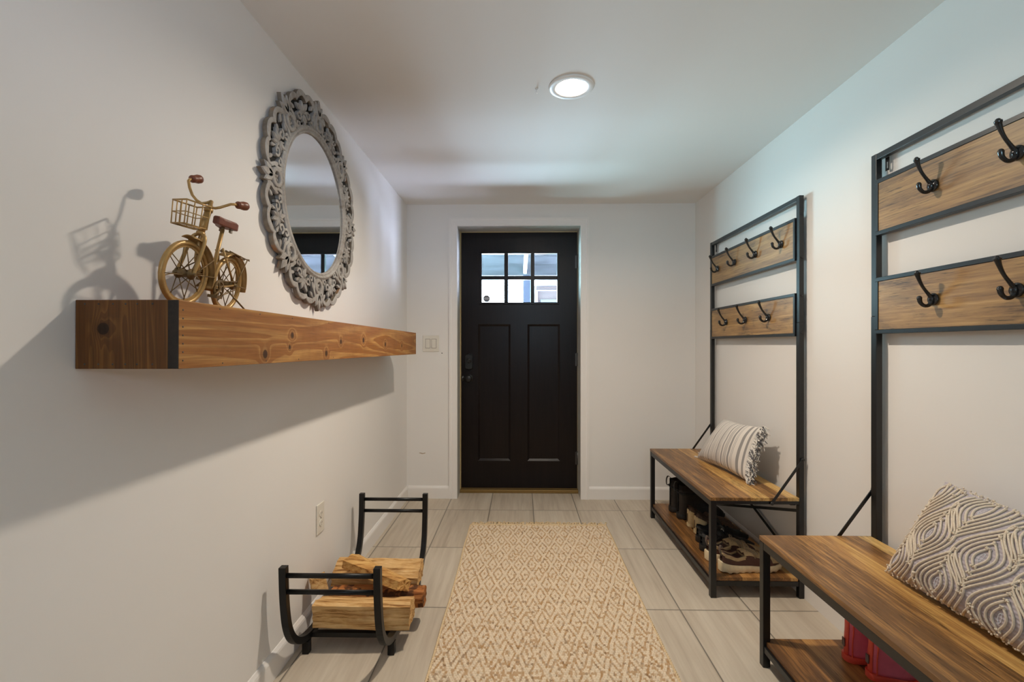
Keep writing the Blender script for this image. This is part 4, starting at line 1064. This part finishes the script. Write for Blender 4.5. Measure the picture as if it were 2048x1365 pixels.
def trail(heel, ang, label):
    s = Shoe('trail_sneaker', label, 'trail sneakers', heel, ang, .295, .092)
    st_ = [(0, .046), (.08, .040), (.3, .034), (.55, .030), (.85, .030), (1, .034)]
    s.sole('sole', M['creamf'], st_, 1.13, .007, .016, .035)
    base = [(0, .034), (.3, .028), (1, .026)]
    ht = [(0, .074), (.06, .066), (.20, .050), (.33, .064), (.40, .066), (.60, .050), (.80, .030), (.93, .018), (1, .004)]
    s.upper('upper', M['choc'], base, ht, .36, .75)
    s.collar('collar', M['tan'], base, ht, .36, .0062)
    # suede eyestay, tongue, toe cap rand and mesh side panel as raised panels
    def panel(name, a0, a1, t0, t1, mat, lift):
        mb = MB()
        def f_(u, v_):
            a = a0 + (a1 - a0) * u; t_ = t0 + (t1 - t0) * v_; th = PI * t_; c = math.cos(th)
            return s.p(a, (s.w(a) + lift) * abs(c) ** .75 * (1 if c > 0 else -1), interp(base, a) + (interp(ht, a) + lift) * math.sin(th) ** .62)
        mb.grid(f_, 12, 8); o = mb.build(name, mat, s.root); md = o.modifiers.new('s', 'SOLIDIFY'); md.thickness = .0018; md.offset = 0; return o
    panel('tongue', .30, .66, .36, .64, M['tan'], .0022)
    panel('eyestay', .33, .66, .20, .36, M['tan'], .0030); panel('eyestay', .33, .66, .64, .80, M['tan'], .0030)
    panel('toe_cap', .78, .97, .10, .90, M['tan'], .0020)
    panel('collar_stripe', .02, .34, .105, .15, M['tan'], .0022); panel('collar_stripe', .02, .34, .85, .895, M['tan'], .0022)
    lc = MB()
    for i in range(4):
        a = .38 + i * .075; h = interp(base, a) + interp(ht, a) + .004
        lc.tube(smooth_path([s.p(a, -.026, h - .012), s.p(a + .02, -.010, h - .001), s.p(a + .035, .010, h - .001), s.p(a + .05, .026, h - .013)], 3), .0026, 6)
        lc.tube(smooth_path([s.p(a, .026, h - .012), s.p(a + .02, .010, h + .001), s.p(a + .035, -.010, h + .001), s.p(a + .05, -.026, h - .013)], 3), .0026, 6)
    a = .40; h = interp(base, a) + interp(ht, a) + .007
    for sg in (-1, 1):
        lc.tube(smooth_path([s.p(a, 0, h), s.p(a + .03, sg * .022, h + .008), s.p(a + .10, sg * .034, h - .006), s.p(a + .06, sg * .018, h - .002), s.p(a, 0, h)], 4), .0027, 6)
        for k in range(3): lc.tube(smooth_path([s.p(a, 0, h), s.p(a + .07 + .02 * k, sg * (.026 + .004 * k), h - .012), s.p(a + .10 + .02 * k, sg * (.036 + .004 * k), h - .036 + .004 * k)], 4), .0024, 6)
    lc.ball(s.p(a, 0, h), .006, 5); lc.build('laces', M['lace'], s.root)
    tb_ = MB(); tb_.tube(smooth_path([s.p(.004, 0, .070), s.p(-.030, 0, .094), s.p(-.012, 0, .118), s.p(.02, 0, .108)], 4), 0, sq=(.003, .014), up=tuple(s.l)); tb_.build('pull_tab', M['choc2'], s.root)
trail((.945, 2.262, SZA), R(7), 'brown and cream trail sneaker, the nearer of the pair under the far bench')
trail((.925, 2.374, SZA), R(8), 'brown and cream trail sneaker, the farther of the pair, half behind its mate')

def black_sneaker(heel, ang, label, logo):
    s = Shoe('black_sneaker', label, 'black sneakers', heel, ang, .285, .090)
    s.sole('sole', M['blk2'], [(0, .032), (.5, .024), (1, .024)], 1.08, .003, .012)
    base = [(0, .026), (1, .020)]; ht = [(0, .076), (.06, .068), (.20, .054), (.32, .072), (.42, .066), (.60, .048), (.82, .030), (.95, .016), (1, .004)]
    s.upper('upper', M['blk'], base, ht, .34, .7); s.collar('collar', M['blk'], base, ht, .34, .006)
    tg = MB(); tg.grid(lambda u, v_: s.p(.46 - .06 * v_ , (u - .5) * .046, .078 + .046 * v_ - .006 * (2 * u - 1) ** 2), 8, 8)
    to = tg.build('tongue', M['blk'], s.root); md = to.modifiers.new('s', 'SOLIDIFY'); md.thickness = .006
    if logo:   # two crossing curved strokes
        lg = MB()
        for sg in (-1, 1):
            lg.tube([s.p(.405, sg * (.013 - .010 * math.cos(PI * (i / 10 - .5))), .108 + .010 * (i / 5 - 1)) for i in range(11)], .0019, 6)
            lg.tube([s.p(.405, sg * (.013 - .010 * math.cos(PI * (i / 10 - .5))) * 1.0, .108 + sg * .004 + .003 * (i / 5 - 1)) for i in range(11)], .0016, 6)
        lg.bar(s.p(.405, -.006, .108), s.p(.405, .006, .108), .003, .0035); lg.build('logo', M['white'], to)
    lc = MB()
    for i in range(4):
        a = .38 + i * .07; h = interp(base, a) + interp(ht, a) + .003
        lc.tube(smooth_path([s.p(a, -.024, h - .012), s.p(a + .02, 0, h + .001), s.p(a + .03, .024, h - .012)], 3), .0026, 6)
    lc.build('laces', M['blk'], s.root)
black_sneaker((.935, 2.484, SZA), R(7), 'black sneaker with a small white logo on its tongue, behind the trail sneakers', True)
black_sneaker((.955, 2.592, SZA), R(7), 'plain looking black sneaker between the logo sneaker and the cream slippers', False)

def slipper(heel, ang, label):
    s = Shoe('slipper_shoe', label, 'cream heeled slipper shoes', heel, ang, .26, .090)
    s.sole('sole', M['fleece'], [(0, .020), (1, .016)], 1.06, 0, .008)
    base = [(0, .014), (1, .012)]; ht = [(0, .128), (.06, .118), (.20, .090), (.36, .070), (.60, .050), (.82, .034), (.95, .018), (1, .004)]
    s.upper('upper', M['mocb'], base, ht, .40, .75); s.collar('collar', M['mocb'], base, ht, .40, .005)
    hc = MB()
    def f_(u, v_):
        c = 2 * u - 1; a = .20 * c * c - .012 * (1 - c * c); a2 = max(.0, a); th = PI * (.10 * v_ + .01)
        w_ = (s.w(a2) + .004) * math.cos(th) ** .75 if abs(c) > .35 else (s.w(.05) + .004) * abs(c) / .35 * .9
        return s.p(a, (1 if c > 0 else -1) * w_, .012 + .088 * v_ * (1 - .3 * c * c))
    hc.grid(f_, 16, 6); o = hc.build('heel_counter', M['fleece'], s.root); md = o.modifiers.new('s', 'SOLIDIFY'); md.thickness = .004
    MB().tube([s.p(-.018, 0, .030), s.p(-.018, 0, .075)], .0022, 6).build('heel_seam', M['mocb'], s.root)
slipper((.985, 2.707, SZA), R(4), 'cream heeled brown slipper shoe under the far bench, the nearer one')
slipper((.982, 2.811, SZA), R(3), 'cream heeled brown slipper shoe under the far bench, the one beside the dark boots')

def boot(heel, ang, label):
    s = Shoe('hiking_boot', label, 'dark hiking boots', heel, ang, .285, .108, 'boot')
    s.sole('sole', M['boot2'], [(0, .034), (.3, .028), (1, .026)], 1.08, .005, .012)
    base = [(0, .026), (1, .020)]; ht = [(0, .205), (.05, .200), (.22, .205), (.40, .200), (.47, .150), (.55, .090), (.70, .060), (.86, .048), (.95, .030), (1, .006)]
    s.upper('shaft_and_vamp', M['boot'], base, ht, .44, .6, .6); s.collar('collar', M['blk'], base, ht, .44, .007, .165, None, .6)
    MB().tube(smooth_path([s.p(.0, 0, .175), s.p(-.075, 0, .170), s.p(-.085, 0, .205), s.p(-.05, 0, .225), s.p(.01, 0, .215)], 4), 0, sq=(.003, .014), up=tuple(s.l)).build('pull_loop', M['boot'], s.root)
    lc = MB()
    for i in range(6):
        h = .09 + i * .022; a = .56 - .016 * i
        lc.tube(smooth_path([s.p(a - .06, -.03, h), s.p(a, -.012, h + .006), s.p(a, .012, h + .006), s.p(a - .06, .03, h)], 3), .0026, 6)
    lc.build('laces', M['blk'], s.root)
    MB().tube([s.p(-.004, 0, .05), s.p(-.004, 0, .17)], .003, 6).build('heel_seam', M['blk'], s.root)
boot((.955, 3.062, SZA), R(3), 'dark brown hiking boot at the door end of the far bench shelf')
boot((.965, 2.940, SZA), R(3), 'dark brown hiking boot nearer the cream slippers')

def rain(heel, ang, label):
    s = Shoe('rain_boot', label, 'pink rain boots', heel, ang, .163, .068, 'boot')
    s.sole('sole', M['coral'], [(0, .022), (.3, .018), (1, .016)], 1.06, 0, .006)
    wt = [(0, 1), (1, 1)]
    def shell(name, mat, sc_, zt, half):
        """leg tube and foot lofted up the boot: rings from the sole to the cuff"""
        mb = MB(); n = 32
        rings = [(.018, .02, .97, .40), (.040, .02, .92, .40), (.060, .02, .80, .37), (.080, .025, .62, .345), (.105, .04, .54, .34), (.15, .035, .52, .35), (.20, .02, .55, .37), (zt, .005, .58, .39)]
        vs = []
        for h, a0, a1, wl in rings:
            for i in range(n):
                th = 2 * PI * i / n; cx_ = (a0 + a1) / 2; a = cx_ - (a1 - a0) / 2 * math.cos(th) * sc_; aa = min(1, max(0, a))
                l = math.sin(th) * s.W * wl * sc_ * (1 if h > .06 else interp([(0, .9), (.3, .95), (.65, 1.2), (1, .9)], aa))
                vs.append(s.p(a, l, h))
        fs = [(j * n + i, j * n + (i + 1) % n, (j + 1) * n + (i + 1) % n, (j + 1) * n + i) for j in range(len(rings) - 1) for i in range(n)]
        mb.add(vs, fs, True); o = mb.build(name, mat, s.root, sub=1); return o
    o = shell('boot_shaft', M['pink'], 1.0, .255, False); md = o.modifiers.new('s', 'SOLIDIFY'); md.thickness = .003
    zs = [.02, .04, .06, .08, .105, .15, .20, .252]; a0 = [.02, .02, .02, .025, .04, .035, .02, .005]
    stp = MB(); vs = []
    for z, a in zip(zs, a0):
        for l in (-.012, -.009, 0, .009, .012): vs.append(s.p(a + .30 * (l / .04) ** 2 - (.020 if abs(l) < .011 else .004), l, z))
    fs = [(j * 5 + i, j * 5 + i + 1, (j + 1) * 5 + i + 1, (j + 1) * 5 + i) for j in range(len(zs) - 1) for i in range(4)]
    stp.add(vs, fs, True); o = stp.build('heel_strip', M['coral'], s.root, sub=1); md = o.modifiers.new('s', 'SOLIDIFY'); md.thickness = .003
    stp = MB(); 
    for l in (-.023, .023): stp.tube(smooth_path([s.p(a + .065, l * 1.0, z) for z, a in zip(zs, a0)], 3), .0022, 6)
    stp.build('side_piping', M['coral'], s.root)
    MB().prism([(-.006, -.014), (.006, -.014), (.007, 0), (.006, .014), (-.006, .014), (-.007, 0)], 0, .003, lambda u, v_, d: tuple(s.p(-.006, u, .060 + v_) - s.f * d), .001).build('heel_tab', M['greyr'], s.root)
rain((1.095, 1.632, SZA), R(-6), 'pink rain boot with coral heel, farther from the viewer, under the near bench')
rain((1.112, 1.545, SZA), R(-6), 'pink rain boot with coral heel, nearer the viewer, under the near bench')

# ------------------------------------------------------------------ wall plates, scuffs, ceiling light
t = thing('wall_outlet', 'ivory duplex power outlet low on the left wall above the log rack', 'outlet', (XL, 2.023, .416))
MB().box((XL + .0004, 1.986, .353), (XL + .006, 2.060, .480)).build('cover_plate', M['plastic'], t, bevel=.003)
for z in (.396, .436):
    so_ = MB(); so_.prism([(.0165 * math.cos(a), .0145 * math.sin(a)) for a in [2 * PI * i / 20 for i in range(20)]], 0, .003, lambda u, v_, d: (XL + .0055 + d, 2.023 + u, z + v_), .0008); so_ = so_.build('socket', M['plastic'], t)
    q = MB(); q.box((XL + .0084, 2.0165, z - .002), (XL + .0088, 2.0185, z + .007)); q.box((XL + .0084, 2.0275, z - .002), (XL + .0088, 2.0295, z + .006)); q.lathe([(.0022, 0), (0, .0004)], (XL + .0084, 2.023, z - .008), (1, 0, 0), 8); q.build('slots', M['slot'], so_)
MB().lathe([(.003, 0), (.002, .001), (0, .0012)], (XL + .006, 2.023, .416), (1, 0, 0), 10).build('screw', M['steel'], t)
t = thing('light_switch', 'ivory double rocker light switch on the back wall left of the door', 'light switch', (-.682, YB, 1.170))
MB().box((-.743, YB - .006, 1.108), (-.620, YB - .0004, 1.231)).build('cover_plate', M['plastic'], t, bevel=.003)
for x in (-.7045, -.6585):
    MB().box((x - .0185, YB - .0065, 1.134), (x + .0185, YB - .0055, 1.205)).build('rocker_gap', M['greyr'], t)
    r_ = MB(); x0, x1 = x - .0165, x + .0165
    r_.add([(x0, YB - .007, 1.136), (x1, YB - .007, 1.136), (x1, YB - .0095, 1.203), (x0, YB - .0095, 1.203), (x0, YB - .005, 1.136), (x1, YB - .005, 1.136), (x1, YB - .005, 1.203), (x0, YB - .005, 1.203)],
           [(0, 1, 2, 3), (0, 4, 5, 1), (1, 5, 6, 2), (2, 6, 7, 3), (3, 7, 4, 0), (4, 7, 6, 5)]); r_.build('rocker', M['plastic'], t, bevel=.0008)
tag(MB().lathe([(.0042, .0), (.0038, .0012), (0, .0015)], (-.598, YB, 1.096), (0, -1, 0), 12).build('wall_hole', M['slot']), 'tiny black hole in the back wall right of the light switch', 'hole')
sc = MB().add([(-.772 + .006 * i, YB - .0006, .336 + .003 * math.cos(i * .7)) for i in range(9)] + [(-.772 + .006 * i, YB - .0006, .342 + .002 * math.sin(i)) for i in range(9)], [(i, i + 1, 10 + i, 9 + i) for i in range(8)])
tag(sc.build('scuff_mark', M['stain']), 'short grey scuff low on the back wall left of the door', 'scuff')
dl = thing('recessed_light', 'lit round recessed ceiling light with a white trim ring', 'ceiling light', (CX, CY, ZC))
M['trimw'] = plain('white_metal_trim', (.80, .79, .77), .35, var=.01)
MB().lathe([(.0565, .004), (.058, -.002), (.064, -.006), (.084, -.007), (.0925, -.004), (.0935, -.0004), (.075, -.0004), (.0565, .004)], (CX, CY, ZC), 'z', 64, True, False).build('trim_ring', M['trimw'], dl)
bf = MB(); bf.lathe([(.0567, .003), (.055, .010), (.0525, .018), (.051, .026)], (CX, CY, ZC), 'z', 64, True, False)
MB().lathe([(.0775, .0), (.0775, .10), (0, .10)], (CX, CY, ZC + .004), 'z', 32, True, False).build('housing', M['trimw'], dl)
bf.build('baffle', M['trimw'], dl)
m = NT('lamp_lens'); e = m.n('Emission'); e.inputs[0].default_value = (*LAMPCOL, 1); e.inputs[1].default_value = LAMP
m.l(e.outputs[0], m.t.nodes['Material Output'].inputs[0])
ln = MB(); ln.lathe([(0, .008), (.03, .009), (.044, .012), (.0505, .016), (.0510, .019)], (CX, CY, ZC), 'z', 48, True, False); ln.build('lamp_lens', m.m, dl)
ch = MB(); ch.lathe([(.007, 0), (.006, -.003), (.002, -.004), (.0016, -.016), (.0026, -.020), (0, -.0215)], (.064, 1.967, ZC), 'z', 12)
tag(ch.build('ceiling_hook', M['trimw']), 'tiny white ceiling stub left of the recessed light', 'hook')

# ------------------------------------------------------------------ what stands outside the door
M['snow'] = plain('pale_ground', (.72, .74, .78), .8, var=.05, nscale=2)
M['barn'] = planked('weathered_boards', [lin(17, 18, 20), lin(29, 30, 34), lin(38, 39, 44), lin(49, 50, 55)], 'x', .12, .3, .8, cross='z')
M['bluewood'] = plain('blue_grey_painted_wood', lin(26, 31, 48), .6, var=.15, nscale=20)
M['wpaint'] = plain('white_painted_wood', (.85, .86, .88), .5, var=.03)
M['siding'] = planked('reddish_siding', [lin(34, 24, 22), lin(44, 31, 29), lin(50, 36, 34), lin(58, 43, 41)], 'x', .1, .3, .7, cross='z')
M['trimd'] = plain('weathered_grey_trim', lin(52, 54, 62), .6)
M['slate'] = plain('grey_roof_shingle', lin(60, 64, 74), .7, var=.2, nscale=12)
struct(MB().box((-2.2, 3.861, -.28), (2.4, 7.0, -.03)).build('trim_4', M['barn']), 'weathered porch deck outside the door, lengthened to cut upward light')  # unseen deck, run out long to keep steep uplight off the ceiling
hd = MB(); hd.box((-2.2, 4.95, 1.884), (2.4, 5.05, 2.085)); hd.box((-2.2, 4.93, 2.0855), (2.4, 5.07, 2.145))
tag(hd.build('porch_beam', M['barn']), 'grey weathered beam across the porch seen through the upper door panes', 'beam')
tag(MB().box((-2.2, 3.861, 2.38), (2.4, 5.4, 2.44)).build('porch_roof', M['barn']), 'porch roof boards above the door outside', 'roof')
lt = MB(); lt.bar((.040, 4.93, 1.925), (.050, 4.30, 2.045), .034, .034); lt.bar((.040, 4.93, 1.925), (.040, 4.93, 1.900), .045, .03)
tag(lt.build('white_strut', M['wpaint'], None), 'white slanting strut below the porch beam seen through the middle door pane', 'strut')
ps = MB(); ps.box((.022, 4.96, -.03), (.100, 5.04, 1.884)); 
tag(ps.build('porch_post', M['bluewood']), 'blue grey porch post behind the lower middle door pane', 'post')
sh = thing('neighbouring_shed', 'reddish sided outbuilding with white trim behind the lower right door pane', 'shed', (2.6, 9.0, -.3))
MB().box((.26, 8.3, -.29), (4.6, 11.0, 2.30)).build('shed_wall', M['siding'], sh)
w_ = MB(); w_.box((.24, 8.26, 2.09), (4.6, 8.30, 2.115)); w_.box((.24, 8.22, 2.185), (4.6, 8.30, 2.30)); w_.box((.24, 8.25, -.29), (.29, 8.299, 2.09)); w_.build('fascia', M['trimd'], sh)
MB().box((.34, 8.24, 1.895), (1.1, 8.295, 1.945)).build('window_box', M['bluewood'], sh)
rf = MB(); rf.add([(.1, 8.0, 2.31), (4.9, 8.0, 2.31), (4.9, 9.6, 2.96), (.1, 9.6, 2.96), (.1, 8.0, 2.37), (4.9, 8.0, 2.37), (4.9, 9.6, 3.02), (.1, 9.6, 3.02)], [(0, 1, 2, 3), (4, 5, 6, 7), (0, 1, 5, 4), (1, 2, 6, 5), (2, 3, 7, 6), (3, 0, 4, 7)]); rf.build('shed_roof', M['slate'], sh)
